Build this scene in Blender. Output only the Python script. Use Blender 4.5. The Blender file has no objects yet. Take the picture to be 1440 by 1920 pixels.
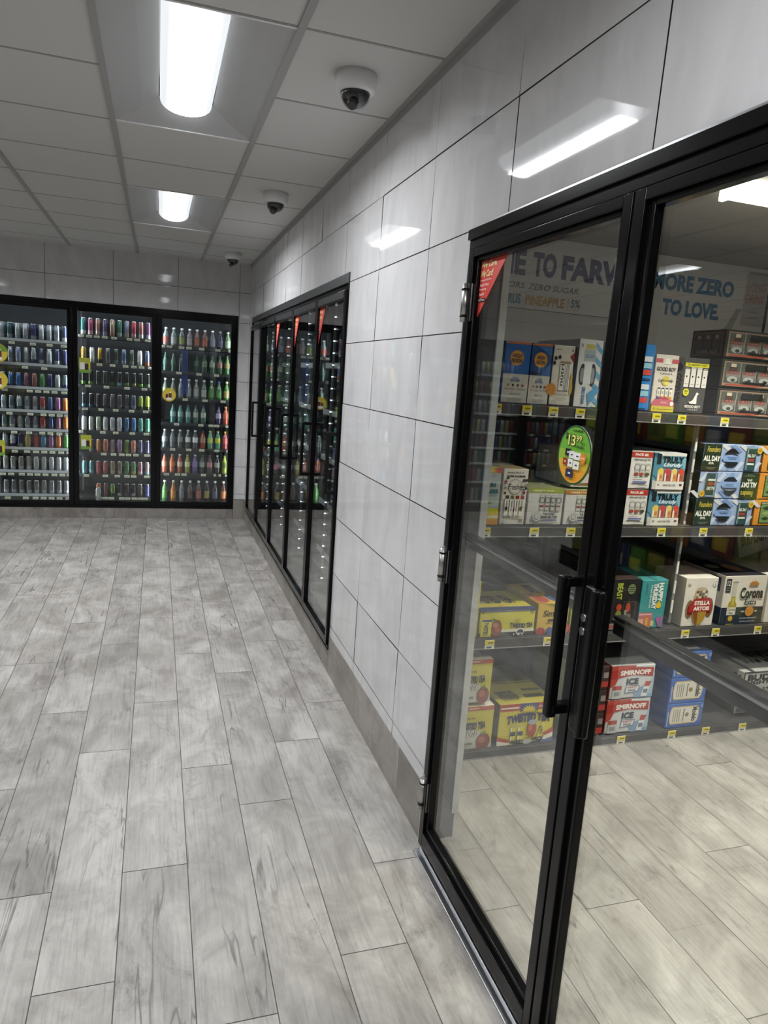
import bpy, bmesh, math, random
from mathutils import Vector, Matrix
random.seed(7)
sc = bpy.context.scene

# ---------------------------------------------------------------- camera
F_PX, YAW, PITCH, ROLL = 1324.877, 0.31773, -0.18631, 0.07014
CAM = Vector((-0.90753, 0.0, 1.60506))
cy, sy = math.cos(YAW), math.sin(YAW)
fwd = Vector((sy*math.cos(PITCH), cy*math.cos(PITCH), math.sin(PITCH)))
rgt = Vector((cy, -sy, 0)); up = rgt.cross(fwd)
r2 = math.cos(ROLL)*rgt + math.sin(ROLL)*up
u2 = -math.sin(ROLL)*rgt + math.cos(ROLL)*up
cam_d = bpy.data.cameras.new('camera')
cam_d.sensor_fit = 'VERTICAL'; cam_d.sensor_height = 24.0
cam_d.lens = F_PX/1920.0*24.0
cam_d.clip_start = 0.02
cam = bpy.data.objects.new('camera', cam_d)
M = Matrix((r2, u2, -fwd)).transposed().to_4x4(); M.translation = CAM
cam.matrix_world = M
sc.collection.objects.link(cam); sc.camera = cam

# ---------------------------------------------------------------- view, world, lamp strengths
sc.view_settings.view_transform = 'Standard'; sc.view_settings.look = 'None'
sc.view_settings.exposure = 0.0; sc.view_settings.gamma = 1.0
sc.view_settings.use_curve_mapping = False
w = bpy.data.worlds.new('world'); sc.world = w; w.use_nodes = True
w.node_tree.nodes['Background'].inputs[0].default_value = (0.9, 0.95, 1, 1)
w.node_tree.nodes['Background'].inputs[1].default_value = 0.02
LENS_POWER = 6.5        # troffer lens radiance seen from the side
TROFFER_WATT = 29.0    # light each troffer throws down, in a wide cone
CAVE_POWER = 6.0       # strip lights in the walk-in cooler
CAVE_WATT = 25.0       # light each of them throws down
LED_POWER = 32.0        # light bars inside the reach-in coolers
DIODE_POWER = 5.0
sc.cycles.max_bounces = 10; sc.cycles.transparent_max_bounces = 24
sc.cycles.diffuse_bounces = 4; sc.cycles.glossy_bounces = 5
sc.cycles.caustics_reflective = False; sc.cycles.caustics_refractive = False
sc.cycles.sample_clamp_indirect = 6.0

# ---------------------------------------------------------------- helpers
COL = sc.collection
def s2l(c): return c/12.92 if c <= .04045 else ((c+.055)/1.055)**2.4
def hx(h):
    h = h.lstrip('#'); return tuple(s2l(int(h[i:i+2], 16)/255) for i in (0, 2, 4))
_mats = {}
def mat(name, col=None, rough=.5, metal=0., spec=.5, emit=0., coat=0.):
    if name in _mats: return _mats[name]
    m = bpy.data.materials.new(name); m.use_nodes = True; _mats[name] = m
    b = m.node_tree.nodes['Principled BSDF']
    if isinstance(col, str): col = hx(col)
    b.inputs['Base Color'].default_value = (*col, 1)
    b.inputs['Roughness'].default_value = rough; b.inputs['Metallic'].default_value = metal
    b.inputs['Specular IOR Level'].default_value = spec
    b.inputs['Coat Weight'].default_value = coat
    if emit:
        b.inputs['Emission Color'].default_value = (*col, 1); b.inputs['Emission Strength'].default_value = emit
    return m
def ink(h):   # flat printed colour
    return mat('ink_'+h.lstrip('#'), h, .55, spec=.3)

class MB:
    """collects shapes; build() links them as ONE mesh object"""
    def __init__(s): s.bm = bmesh.new(); s.mats = []
    def mi(s, m):
        if m not in s.mats: s.mats.append(m)
        return s.mats.index(m)
    def box(s, a, b, m, bev=0.):
        i = s.mi(m)
        x0, y0, z0 = [min(a[k], b[k]) for k in range(3)]; x1, y1, z1 = [max(a[k], b[k]) for k in range(3)]
        v = [s.bm.verts.new(p) for p in ((x0,y0,z0),(x1,y0,z0),(x1,y1,z0),(x0,y1,z0),(x0,y0,z1),(x1,y0,z1),(x1,y1,z1),(x0,y1,z1))]
        fs = [s.bm.faces.new([v[k] for k in q]) for q in ((0,3,2,1),(4,5,6,7),(0,1,5,4),(1,2,6,5),(2,3,7,6),(3,0,4,7))]
        for f in fs: f.material_index = i
        if bev > 0:
            es = list({e for f in fs for e in f.edges})
            r = bmesh.ops.bevel(s.bm, geom=es, offset=bev, segments=2, affect='EDGES', profile=.6)
            for f in r['faces']: f.material_index = i; f.smooth = True
        return fs
    def poly(s, pts, m, smooth=False):
        f = s.bm.faces.new([s.bm.verts.new(p) for p in pts]); f.material_index = s.mi(m); f.smooth = smooth; return f
    def lathe(s, prof, m, c=(0,0,0), n=16, axis='z', mats=None, smooth=True):
        rings = []
        for (r, h) in prof:
            ring = []
            for k in range(n):
                a = 2*math.pi*k/n; x, y = r*math.cos(a), r*math.sin(a)
                p = (x, y, h) if axis == 'z' else ((x, h, y) if axis == 'y' else (h, x, y))
                ring.append(s.bm.verts.new((c[0]+p[0], c[1]+p[1], c[2]+p[2])))
            rings.append(ring)
        for j in range(len(rings)-1):
            mm = mats[j] if mats else m; i = s.mi(mm)
            for k in range(n):
                q = [rings[j][k], rings[j][(k+1) % n], rings[j+1][(k+1) % n], rings[j+1][k]]
                if axis == 'y': q.reverse()
                f = s.bm.faces.new(q); f.material_index = i; f.smooth = smooth
        for ring, rev, j in ((rings[0], True, 0), (rings[-1], False, -1)):
            f = s.bm.faces.new(list(reversed(ring)) if rev != (axis == 'y') else ring)
            f.material_index = s.mi(mats[j] if mats else m)
    def tube(s, pts, r, m, n=10):
        pts = [Vector(p) for p in pts]; i = s.mi(m); rings = []
        for k, p in enumerate(pts):
            d = (pts[min(k+1, len(pts)-1)]-pts[max(k-1, 0)]).normalized()
            a = d.orthogonal().normalized() if abs(d.z) < .9 else Vector((1,0,0))
            if abs(d.z) < .9: a = Vector((0,0,1)).cross(d).normalized()
            b = d.cross(a)
            rings.append([s.bm.verts.new(p+r*(math.cos(2*math.pi*t/n)*a+math.sin(2*math.pi*t/n)*b)) for t in range(n)])
        for j in range(len(rings)-1):
            for t in range(n):
                f = s.bm.faces.new([rings[j][t], rings[j][(t+1)%n], rings[j+1][(t+1)%n], rings[j+1][t]]); f.material_index = i; f.smooth = True
        for rg in (rings[0][::-1], rings[-1]):
            f = s.bm.faces.new(rg); f.material_index = i
    def mesh(s, name):
        me = bpy.data.meshes.new(name); bmesh.ops.recalc_face_normals(s.bm, faces=s.bm.faces[:]) if getattr(s, 'recalc', False) else None
        s.bm.to_mesh(me); s.bm.free()
        for m in s.mats: me.materials.append(m)
        return me
    def build(s, name, parent=None, **kw):
        o = bpy.data.objects.new(name, s.mesh(name)); COL.objects.link(o)
        if parent is not None: o.parent = parent
        if kw: tag(o, **kw)
        return o
def tag(o, label=None, cat=None, group=None, kind=None):
    if label: o['label'] = label
    if cat: o['category'] = cat
    if group: o['group'] = group
    if kind: o['kind'] = kind
    return o
def empty(name, loc=(0,0,0), **kw):
    o = bpy.data.objects.new(name, None); COL.objects.link(o); o.location = loc; o.empty_display_size = .05
    return tag(o, **kw)
def keep(parent, *obs):
    for o in obs: o.parent = parent; o.matrix_parent_inverse = Matrix.Translation(-Vector(parent.location))
    return obs[0]
def linkobj(name, me, parent=None, loc=(0,0,0), **kw):
    o = bpy.data.objects.new(name, me); COL.objects.link(o); o.location = loc
    if parent is not None: o.parent = parent
    return tag(o, **kw)

# text -> triangles, cached; returned normalised to 0..1 in both directions
_txt = {}
def glyphs(t, bold=0.0, shear=0.0, sp=1.0):
    k = (t, bold, shear, sp)
    if k in _txt: return _txt[k]
    c = bpy.data.curves.new('lettering_source', 'FONT'); c.body = t; c.offset = bold; c.shear = shear
    c.space_character = sp; c.resolution_u = 3; c.align_x = 'CENTER'; c.space_line = .82
    o = bpy.data.objects.new('lettering_source', c); COL.objects.link(o)
    dg = bpy.context.evaluated_depsgraph_get(); dg.update()
    me = bpy.data.meshes.new_from_object(o.evaluated_get(dg))
    vs = [v.co.copy() for v in me.vertices]; fs = [tuple(p.vertices) for p in me.polygons]
    bpy.data.objects.remove(o); bpy.data.curves.remove(c); bpy.data.meshes.remove(me)
    x0, x1 = min(v.x for v in vs), max(v.x for v in vs); y0, y1 = min(v.y for v in vs), max(v.y for v in vs)
    _txt[k] = ([((v.x-x0)/(x1-x0), (v.y-y0)/(y1-y0)) for v in vs], fs); return _txt[k]

class Face:
    """a flat printed face: origin O, axes U and V (full lengths), outward normal N; prints shapes and letters on it"""
    def __init__(s, O, U, V, N):
        s.O, s.U, s.V, s.N = Vector(O), Vector(U), Vector(V), Vector(N); s.g = MB(); s.t = MB(); s.k = 0; s.nt = s.ng = 0
        s.ar = s.U.length/s.V.length
    def pt(s, u, v, e=None): return s.O+s.U*u+s.V*v+s.N*(.0006+.00022*s.k if e is None else e)
    def poly(s, pts, c):
        s.k += 1; s.ng += 1
        q = [s.pt(u, v) for u, v in pts]
        if len(q) >= 3 and (q[1]-q[0]).cross(q[2]-q[1]).dot(s.N) < 0: q.reverse()
        s.g.poly(q, ink(c) if isinstance(c, str) else c)
    def rect(s, u0, v0, u1, v1, c): s.poly([(u0,v0),(u1,v0),(u1,v1),(u0,v1)], c)
    def ell(s, cu, cv, ru, rv, c, n=24, a0=0, a1=360):
        s.poly([(cu+ru*math.cos(math.radians(a0+(a1-a0)*k/n)), cv+rv*math.sin(math.radians(a0+(a1-a0)*k/n))) for k in range(n+(a1-a0 != 360))], c)
    def circ(s, cu, cv, rv, c, n=24): s.ell(cu, cv, rv/s.ar, rv, c, n)
    def text(s, t, u0, v0, u1, v1, c, bold=.02, shear=0., rot=0, sp=1.0, arc=0.):
        """letters filling the rectangle; rot in quarter turns (1 = reads downward)"""
        s.k += 1; s.nt += 1; vs, fs = glyphs(t, bold, shear, sp); i = s.t.mi(ink(c) if isinstance(c, str) else c)
        out = []
        for a, b in vs:
            if arc: b = b+arc*(1-(2*a-1)**2)
            if rot == 1: a, b = b, 1-a
            elif rot == 2: a, b = 1-a, 1-b
            elif rot == 3: a, b = 1-b, a
            out.append(s.t.bm.verts.new(s.pt(u0+(u1-u0)*a, v0+(v1-v0)*b)))
        for f in fs:
            q = [out[k] for k in f]
            nn = (q[1].co-q[0].co).cross(q[2].co-q[1].co)
            if nn.dot(s.N) < 0: q.reverse()
            try: ff = s.t.bm.faces.new(q); ff.material_index = i
            except ValueError: pass
    def can(s, cu, cv, wu, hv, body, band=None, lid='c9cbd0', tilt=0):
        """a printed picture of a can"""
        s.rect(cu-wu/2, cv-hv/2, cu+wu/2, cv+hv*.40, body); s.rect(cu-wu*.42, cv+hv*.40, cu+wu*.42, cv+hv/2, lid)
        s.rect(cu-wu*.46, cv-hv/2, cu-wu*.30, cv+hv*.38, 'ffffff') if body != 'ffffff' else None
        if band: s.rect(cu-wu/2, cv-hv*.16, cu+wu/2, cv+hv*.12, band)
    def done(s, parent, gname='printed_design', tname='lettering'):
        if s.ng: s.g.build(gname, parent)
        else: s.g.bm.free()
        if s.nt: s.t.build(tname, parent)
        else: s.t.bm.free()

# ---- node materials
def nt(m): return m.node_tree.nodes, m.node_tree.links
def floor_mat(name, tint=(1,1,1), along='Y', lift=1.0):
    m = mat(name, (.4,.4,.4), .38); N, L = nt(m); b = N['Principled BSDF']
    tc = N.new('ShaderNodeTexCoord'); at = N.new('ShaderNodeAttribute'); at.attribute_name = 'plank'
    off = N.new('ShaderNodeVectorMath'); off.operation = 'MULTIPLY'; off.inputs[1].default_value = (31, 57, 17)
    add = N.new('ShaderNodeVectorMath'); add.operation = 'ADD'
    L.new(at.outputs['Color'], off.inputs[0]); L.new(tc.outputs['Object'], add.inputs[0]); L.new(off.outputs[0], add.inputs[1])
    def noise(scale, detail, rough, mp, dist=0.):
        mpn = N.new('ShaderNodeMapping'); mpn.inputs['Scale'].default_value = mp; L.new(add.outputs[0], mpn.inputs[0])
        n = N.new('ShaderNodeTexNoise'); n.inputs['Scale'].default_value = scale; n.inputs['Detail'].default_value = detail
        n.inputs['Roughness'].default_value = rough; n.inputs['Distortion'].default_value = dist; L.new(mpn.outputs[0], n.inputs[0]); return n
    def ramp(src, *st):
        r = N.new('ShaderNodeValToRGB'); e = r.color_ramp.elements
        while len(e) < len(st): e.new(.5)
        for k, (p, c) in enumerate(st): e[k].position = p; e[k].color = (*((c,)*3 if isinstance(c, float) else c), 1)
        L.new(src, r.inputs[0]); return r
    def mix(a, bb, f, mode='MIX'):
        x = N.new('ShaderNodeMix'); x.data_type = 'RGBA'; x.blend_type = mode
        for sock, v in ((x.inputs[0], f), (x.inputs[6], a), (x.inputs[7], bb)):
            if hasattr(v, 'links'): L.new(v, sock)
            else: sock.default_value = v if not isinstance(v, tuple) else (*v, 1)
        return x.outputs[2]
    g = (60, 3, 60) if along == 'Y' else (3, 60, 60)
    gm = (10, .8, 10) if along == 'Y' else (.8, 10, 10)
    blot = noise(3.2, 8, .62, (1.6, 1, 1), .8)
    c0 = ramp(blot.outputs['Fac'], (.28, (.198,.186,.170)), (.45, (.290,.277,.258)), (.58, (.368,.354,.333)), (.75, (.458,.444,.42)))
    grain = noise(1.7, 6, .65, g, .6); gr = ramp(grain.outputs['Fac'], (.32, .70), (.50, .98), (.70, 1.08))
    col = mix(c0.outputs[0], gr.outputs[0], .75, 'MULTIPLY')
    smut = noise(2.6, 10, .72, (2, 1.2, 1), 1.2); sm = ramp(smut.outputs['Fac'], (.53, 0.0), (.68, .8))
    fine = noise(26, 5, .75, (2.4, .8, 1)); fr = ramp(fine.outputs['Fac'], (.40, 1.0), (.62, .15))
    smf = mix((0,0,0), sm.outputs[0], fr.outputs[0], 'MIX')
    col = mix(col, (.125,.117,.11), smf)
    crk = noise(.8, 4, .5, gm, .35); ck = ramp(crk.outputs['Fac'], (.493, 0.0), (.4985, .8), (.5015, .8), (.507, 0.0))
    msk = noise(2.6, 3, .55, (1.6,.8,1)); mk = ramp(msk.outputs['Fac'], (.50, 0.0), (.60, 1.0))
    ckm = mix((0,0,0), ck.outputs[0], mk.outputs[0]); col = mix(col, (.07,.065,.062), ckm)
    sep = N.new('ShaderNodeSeparateColor'); L.new(at.outputs['Color'], sep.inputs[0])
    tr = N.new('ShaderNodeMapRange'); tr.inputs[3].default_value = .86*lift; tr.inputs[4].default_value = 1.10*lift; L.new(sep.outputs[0], tr.inputs[0])
    hsv = N.new('ShaderNodeHueSaturation'); L.new(col, hsv.inputs['Color']); L.new(tr.outputs[0], hsv.inputs['Value'])
    fin = mix(hsv.outputs[0], tint, 1.0, 'MULTIPLY'); L.new(fin, b.inputs['Base Color'])
    bump = N.new('ShaderNodeBump'); bump.inputs['Strength'].default_value = .25; bump.inputs['Distance'].default_value = .002
    L.new(gr.outputs[0], bump.inputs['Height']); L.new(bump.outputs[0], b.inputs['Normal'])
    rr = N.new('ShaderNodeMapRange'); rr.inputs[3].default_value = .34; rr.inputs[4].default_value = .52; L.new(blot.outputs['Fac'], rr.inputs[0]); L.new(rr.outputs[0], b.inputs['Roughness'])
    return m
def tile_mat(name, base, vert=True):
    m = mat(name, base, .035, spec=.5); N, L = nt(m); b = N['Principled BSDF']
    tc = N.new('ShaderNodeTexCoord'); at = N.new('ShaderNodeAttribute'); at.attribute_name = 'plank'
    off = N.new('ShaderNodeVectorMath'); off.operation = 'MULTIPLY'; off.inputs[1].default_value = (23, 41, 13)
    add = N.new('ShaderNodeVectorMath'); add.operation = 'ADD'
    L.new(at.outputs['Color'], off.inputs[0]); L.new(tc.outputs['Object'], add.inputs[0]); L.new(off.outputs[0], add.inputs[1])
    mp = N.new('ShaderNodeMapping'); mp.inputs['Scale'].default_value = (4, 4, 1.6); L.new(add.outputs[0], mp.inputs[0])
    n = N.new('ShaderNodeTexNoise'); n.inputs['Scale'].default_value = 1.6; n.inputs['Detail'].default_value = 7; n.inputs['Roughness'].default_value = .6; n.inputs['Distortion'].default_value = .9
    L.new(mp.outputs[0], n.inputs[0])
    r = N.new('ShaderNodeValToRGB'); e = r.color_ramp.elements
    e[0].position = .30; e[0].color = (*[c*.88 for c in base], 1); e[1].position = .70; e[1].color = (*[min(1, c*1.07) for c in base], 1)
    L.new(n.outputs['Fac'], r.inputs[0]); L.new(r.outputs[0], b.inputs['Base Color'])
    return m
def glass_mat(name, f0, tint=(.94,.96,.95)):
    m = mat(name, (1,1,1)); N, L = nt(m); N.clear()
    out = N.new('ShaderNodeOutputMaterial'); mx = N.new('ShaderNodeMixShader'); tr = N.new('ShaderNodeBsdfTransparent'); gl = N.new('ShaderNodeBsdfGlossy')
    tr.inputs[0].default_value = (*tint, 1); gl.inputs['Roughness'].default_value = 0.0; gl.inputs['Color'].default_value = (1, 1, 1, 1)
    ge = N.new('ShaderNodeNewGeometry'); d = N.new('ShaderNodeVectorMath'); d.operation = 'DOT_PRODUCT'
    L.new(ge.outputs['Normal'], d.inputs[0]); L.new(ge.outputs['Incoming'], d.inputs[1])
    def mth(op, a, bb):
        x = N.new('ShaderNodeMath'); x.operation = op
        for k, v in enumerate((a, bb)):
            if v is None: continue
            if hasattr(v, 'links'): L.new(v, x.inputs[k])
            else: x.inputs[k].default_value = v
        return x.outputs[0]
    a = mth('ABSOLUTE', d.outputs['Value'], None); p = mth('POWER', mth('SUBTRACT', 1.0, a), 5.0)
    f = mth('ADD', mth('MULTIPLY', p, 1-f0), f0)
    L.new(f, mx.inputs[0]); L.new(tr.outputs[0], mx.inputs[1]); L.new(gl.outputs[0], mx.inputs[2]); L.new(mx.outputs[0], out.inputs[0])
    return m

FLOOR = floor_mat('wood_look_floor_tile')
BASEP = floor_mat('wood_look_base_tile', tint=(.80,.78,.76))
TILE = tile_mat('polished_grey_wall_tile', (.60,.596,.606))
GROUT = mat('dark_grout', '201f1e', .8); FGROUT = mat('floor_grout', '4d4a47', .8)
CEIL = mat('ceiling_tile_white', (.60,.59,.575), .9); TBAR = mat('ceiling_grid_grey', (.36,.355,.35), .55); TEE = mat('ceiling_seam', (.33,.325,.32), .8)
BLACK = mat('black_anodised_frame', (.0035,.0035,.004), .16, spec=.2); BLACK2 = mat('black_satin_plastic', (.003,.003,.0035), .3, spec=.22)
DGREY = mat('dark_grey_header', (.03,.031,.034), .35, metal=.2)
STEEL = mat('brushed_steel', (.55,.56,.58), .28, metal=1.0); HINGE = mat('hinge_metal', (.50,.48,.46), .33, metal=1.0)
GLASS = glass_mat('door_glass', .07); GLASSF = glass_mat('cooler_glass', .14); GLASSB = glass_mat('back_cooler_glass', .035)
WHITE = mat('white_enamel', (.80,.80,.80), .4)
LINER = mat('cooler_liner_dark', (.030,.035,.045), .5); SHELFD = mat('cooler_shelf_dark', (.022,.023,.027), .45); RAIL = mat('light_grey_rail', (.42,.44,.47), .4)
LED = mat('led_bar', (.86,.94,1.0), emit=LED_POWER); DIODE = mat('led_diode', (.85,.95,1.0), emit=DIODE_POWER)
LENS = mat('troffer_lens', (.93,.97,1.0), .4, emit=LENS_POWER); LENS.node_tree.nodes['Principled BSDF'].inputs['Base Color'].default_value = (.30,.31,.32,1); N_, L_n = nt(LENS)     # the light board sits on the lens' centre line: brightest there, paler to both edges
tc_ = N_.new('ShaderNodeTexCoord'); sx_ = N_.new('ShaderNodeSeparateXYZ'); ab_ = N_.new('ShaderNodeMath'); ab_.operation = 'ABSOLUTE'
mr_ = N_.new('ShaderNodeMapRange'); mr_.interpolation_type = 'SMOOTHSTEP'; mr_.inputs[1].default_value = .0; mr_.inputs[2].default_value = .088; mr_.inputs[3].default_value = LENS_POWER; mr_.inputs[4].default_value = .85
L_n.new(tc_.outputs['Object'], sx_.inputs[0]); L_n.new(sx_.outputs['X'], ab_.inputs[0]); L_n.new(ab_.outputs[0], mr_.inputs[0]); L_n.new(mr_.outputs[0], N_['Principled BSDF'].inputs['Emission Strength'])
CLENS = mat('cave_lamp_lens', (1.0,.95,.84), .4, emit=CAVE_POWER)
CAVEW = mat('cave_wall_panel', (.40,.385,.36), .6); CAVEC = mat('cave_ceiling_panel', (.42,.40,.37), .6)
SHELF = mat('shelf_grey_steel', (.05,.05,.052), .45); SHELFE = mat('shelf_edge_steel', (.34,.34,.345), .35, metal=.4)

H, YB, ZB = 2.6435, 7.6556, .2096
XL, YR = -6.8, -3.2          # far left and rear walls of the shop
def subtract(rect, holes):
    rs = [rect]
    for (a0, b0, a1, b1) in holes:
        nr = []
        for (u0, v0, u1, v1) in rs:
            if u1 <= a0 or u0 >= a1 or v1 <= b0 or v0 >= b1: nr.append((u0, v0, u1, v1)); continue
            if u0 < a0: nr.append((u0, v0, a0, v1))
            if u1 > a1: nr.append((a1, v0, u1, v1))
            m0, m1 = max(u0, a0), min(u1, a1)
            if v0 < b0: nr.append((m0, v0, m1, b0))
            if v1 > b1: nr.append((m0, b1, m1, v1))
        rs = nr
    return rs
class Tiles(MB):
    """rectangles carrying a random value each in the 'plank' attribute"""
    def __init__(s): super().__init__(); s.la = s.bm.loops.layers.float_color.new('plank')
    def rect3(s, pts, m, rnd):
        f = s.poly(pts, m)
        for l in f.loops: l[s.la] = (*rnd, 1)
def rnd3(*k):
    r = random.Random(str(k)); return (r.random(), r.random(), r.random())

# ================================================================ SETTING
# floor: planks 0.2 x 1.2 m laid along y, shop and walk-in cooler in one plane
JO = {0:.80, 1:.452, 2:.02, 3:.31, 4:.93, 5:.505, 6:.885, 7:.285, -1:.515, -2:1.13, -3:.45, -4:.0, -5:1.135, -6:.6, -7:.2, -8:1.11}
f = Tiles()
for col in range(-16, 35):
    x1, x0 = -.2*col, -.2*(col+1)
    if x0 > 3.1 or x1 < XL: continue
    jo = JO.get(col, random.Random(col).random()*1.2)
    y = -3.6+jo
    while y < YB:
        a, b = max(y, YR), min(y+1.2, YB if x1 <= .05 else 3.3)
        if b-a > .02:
            g = .0014
            f.rect3([(x0+g, a+g, 0), (x1-g, a+g, 0), (x1-g, b-g, 0), (x0+g, b-g, 0)], FLOOR, rnd3('fl', col, round(y, 2)))
        y += 1.2
f.poly([(XL, YR, -.0012), (3.2, YR, -.0012), (3.2, YB, -.0012), (XL, YB, -.0012)], FGROUT)
f.build('floor', kind='structure')

NEAR = (.42, -.01, 2.078, 2.062)       # opening for the double door (y0,z0,y1,z1)
FAR = (3.55, .13, 7.40, 2.112)        # opening for the five reach-in doors
# right wall: tiled skin, slab 0.12 thick behind it
def wall_tiles(name, mk, u_lo, u_hi, ju, tw, zr, th, holes, thick, zlo):
    t = Tiles(); k0 = math.floor((u_lo-ju)/tw)-1
    for k in range(k0, k0+40):
        for i in range(-1, 10):
            u0, u1 = ju+k*tw, ju+(k+1)*tw; v1, v0 = zr-(i-1)*th, zr-i*th
            u0, u1, v0, v1 = max(u0, u_lo), min(u1, u_hi), max(v0, zlo), min(v1, H)
            if u1-u0 < .01 or v1-v0 < .01: continue
            r = random.Random((k, i, name).__repr__()); tu, tv = r.uniform(-.0011, .0011), r.uniform(-.0011, .0011)
            g = .0019; cu, cv = (u0+u1)/2, (v0+v1)/2
            for (a, b, c, d) in subtract((u0+g, v0+g, u1-g, v1-g), holes):
                pts = [(a, b), (c, b), (c, d), (a, d)]
                t.rect3([mk(u, v, .0022+tu*(u-cu)/.3+tv*(v-cv)/.15) for u, v in pts], TILE, rnd3(name, k, i))
    for (a, b, c, d) in subtract((u_lo, 0, u_hi, H), holes):
        t.poly([mk(u, v, 0) for u, v in ((a, b), (c, b), (c, d), (a, d))], GROUT)
        if thick:
            t.poly([mk(u, v, -thick) for u, v in ((a, d), (c, d), (c, b), (a, b))], CAVEW)
    for (a, b, c, d) in (holes if thick else []):     # reveals
        for (p, q) in (((a, b), (a, d)), ((a, d), (c, d)), ((c, d), (c, b)), ((c, b), (a, b))):
            t.poly([mk(*p, 0), mk(*p, -thick), mk(*q, -thick), mk(*q, 0)], mat('reveal_grey', (.075,.076,.08), .4))
    return t.build(name, kind='structure')
wall_tiles('wall_right', lambda u, v, e: (-e, u, v) , YR, YB, 1.8542, .6009, 2.3627, .2993, [NEAR, FAR], .12, ZB)
XBC = -4.94
BACK = (XBC, .105, -.115, 2.132)
wall_tiles('wall_back', lambda u, v, e: (u, YB-e, v), XL, 0, -.1101, .6072, 2.3634, .2993, [BACK], .02, ZB)
t = MB(); t.poly([(XL, YR, 0), (XL, YB, 0), (XL, YB, H), (XL, YR, H)], mat('far_shop_wall', (.22,.22,.225), .5)); t.build('wall_left', kind='structure')
t = MB(); t.poly([(0, YR, 0), (XL, YR, 0), (XL, YR, H), (0, YR, H)], mat('far_shop_wall', None)); t.build('wall_front', kind='structure')

# skirting made of the same plank tile
b = Tiles()
js = [-3.65, -2.45, -1.25, -.05, 1.15, 2.35, 3.55, 4.75, 5.95, 7.15, 8.35]
for a, c in zip(js, js[1:]):
    for (u0, v0, u1, v1) in subtract((max(a, YR)+.001, .001, min(c, YB)-.001, ZB-.001), [NEAR, (FAR[0], .128, FAR[2], 3)]):
        b.box((-.0045, u0, v0), (.001, u1, v1), BASEP)
for fce in b.bm.faces:
    r = rnd3('bs', round(fce.calc_center_median().y//1.2, 1))
    for l in fce.loops: l[b.la] = (*r, 1)
b.build('baseboard_right', kind='structure')
b = Tiles()
for a, c, zt in [(-.114, -.006, .205)]+[(-1.316-1.2*k, -.118-1.2*k, .103) for k in range(4)]:
    n0 = len(b.bm.faces); b.box((a, YB-.0045, .001), (c, YB+.001, zt), BASEP)
    b.bm.faces.ensure_lookup_table()
    for fce in b.bm.faces[n0:]:
        for l in fce.loops: l[b.la] = (*rnd3('bb', a), 1)
b.build('baseboard_back', kind='structure')

# ceiling: lay-in panels on a T-bar grid, holes where the troffers sit
T2 = .6096; XG = -.4952; YG = 2.392
TROF = [(XG-T2-4*T2*i, YG+4*T2*j) for i in range(3) for j in range(-2, 2)]     # min corner, 0.61 x 1.22
holes = [(x, y, x+T2, y+2*T2) for x, y in TROF]
c = MB()
for i in range(-11, 2):
    for j in range(-10, 10):
        r = (max(XG+i*T2, XL), max(YG+j*T2, YR), min(XG+(i+1)*T2, 0), min(YG+(j+1)*T2, YB))
        if r[2]-r[0] < .02 or r[3]-r[1] < .02: continue
        if any(r[0] >= h[0]-.01 and r[2] <= h[2]+.01 and r[1] >= h[1]-.01 and r[3] <= h[3]+.01 for h in holes): continue
        g = .004
        c.poly([(r[0]+g, r[1]+g, H), (r[0]+g, r[3]-g, H), (r[2]-g, r[3]-g, H), (r[2]-g, r[1]+g, H)], CEIL)
        c.poly([(r[0], r[1], H+.004), (r[0], r[3], H+.004), (r[2], r[3], H+.004), (r[2], r[1], H+.004)], TEE)
c.poly([(XL, YR, H+.16), (XL, YB, H+.16), (0, YB, H+.16), (0, YR, H+.16)], TEE)
c.build('ceiling', kind='structure')
c = MB()
for i in range(-10, 1):
    x = XG+i*T2; c.box((x-.0125, YR, H-.007), (x+.0125, YB, H+.003), TBAR)
for j in range(-9, 9):
    y = YG+j*T2
    for i in range(-11, 2):
        x0, x1 = max(XG+i*T2+.0125, XL), min(XG+(i+1)*T2-.0125, 0)
        if x1 > x0 and not any(h[0]-.01 < (x0+x1)/2 < h[2]+.01 and h[1]+.1 < y < h[3]-.1 for h in holes):
            c.box((x0, y-.006, H-.0015), (x1, y+.006, H+.003), TEE)
c.build('trim_1', kind='structure')
c = MB(); c.box((-.022, YR, H-.003), (0, YB, H+.003), TBAR); c.box((-.0035, YR, H-.030), (0, YB, H+.003), TBAR)
c.build('trim_2', kind='structure')
c = MB(); c.box((XL, YB-.022, H-.003), (0, YB, H+.003), CEIL); c.build('trim_3', kind='structure')

# walk-in cooler ("cave") behind the right wall
c = MB(); c.box((.12, -1.6, 2.322), (3.2, 3.25, 2.40), CAVEC); c.build('ceiling_cooler', kind='structure')
c = MB(); c.box((.12, 3.2, 0), (3.2, 3.25, 2.322), CAVEW); c.build('wall_cooler_back', kind='structure')
c = MB(); c.box((3.15, -1.6, 0), (3.2, 3.2, 2.322), CAVEW); c.build('wall_cooler_right', kind='structure')
c = MB(); c.box((.12, -1.6, 0), (3.15, -1.55, 2.322), CAVEW); c.build('wall_cooler_front', kind='structure')

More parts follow.
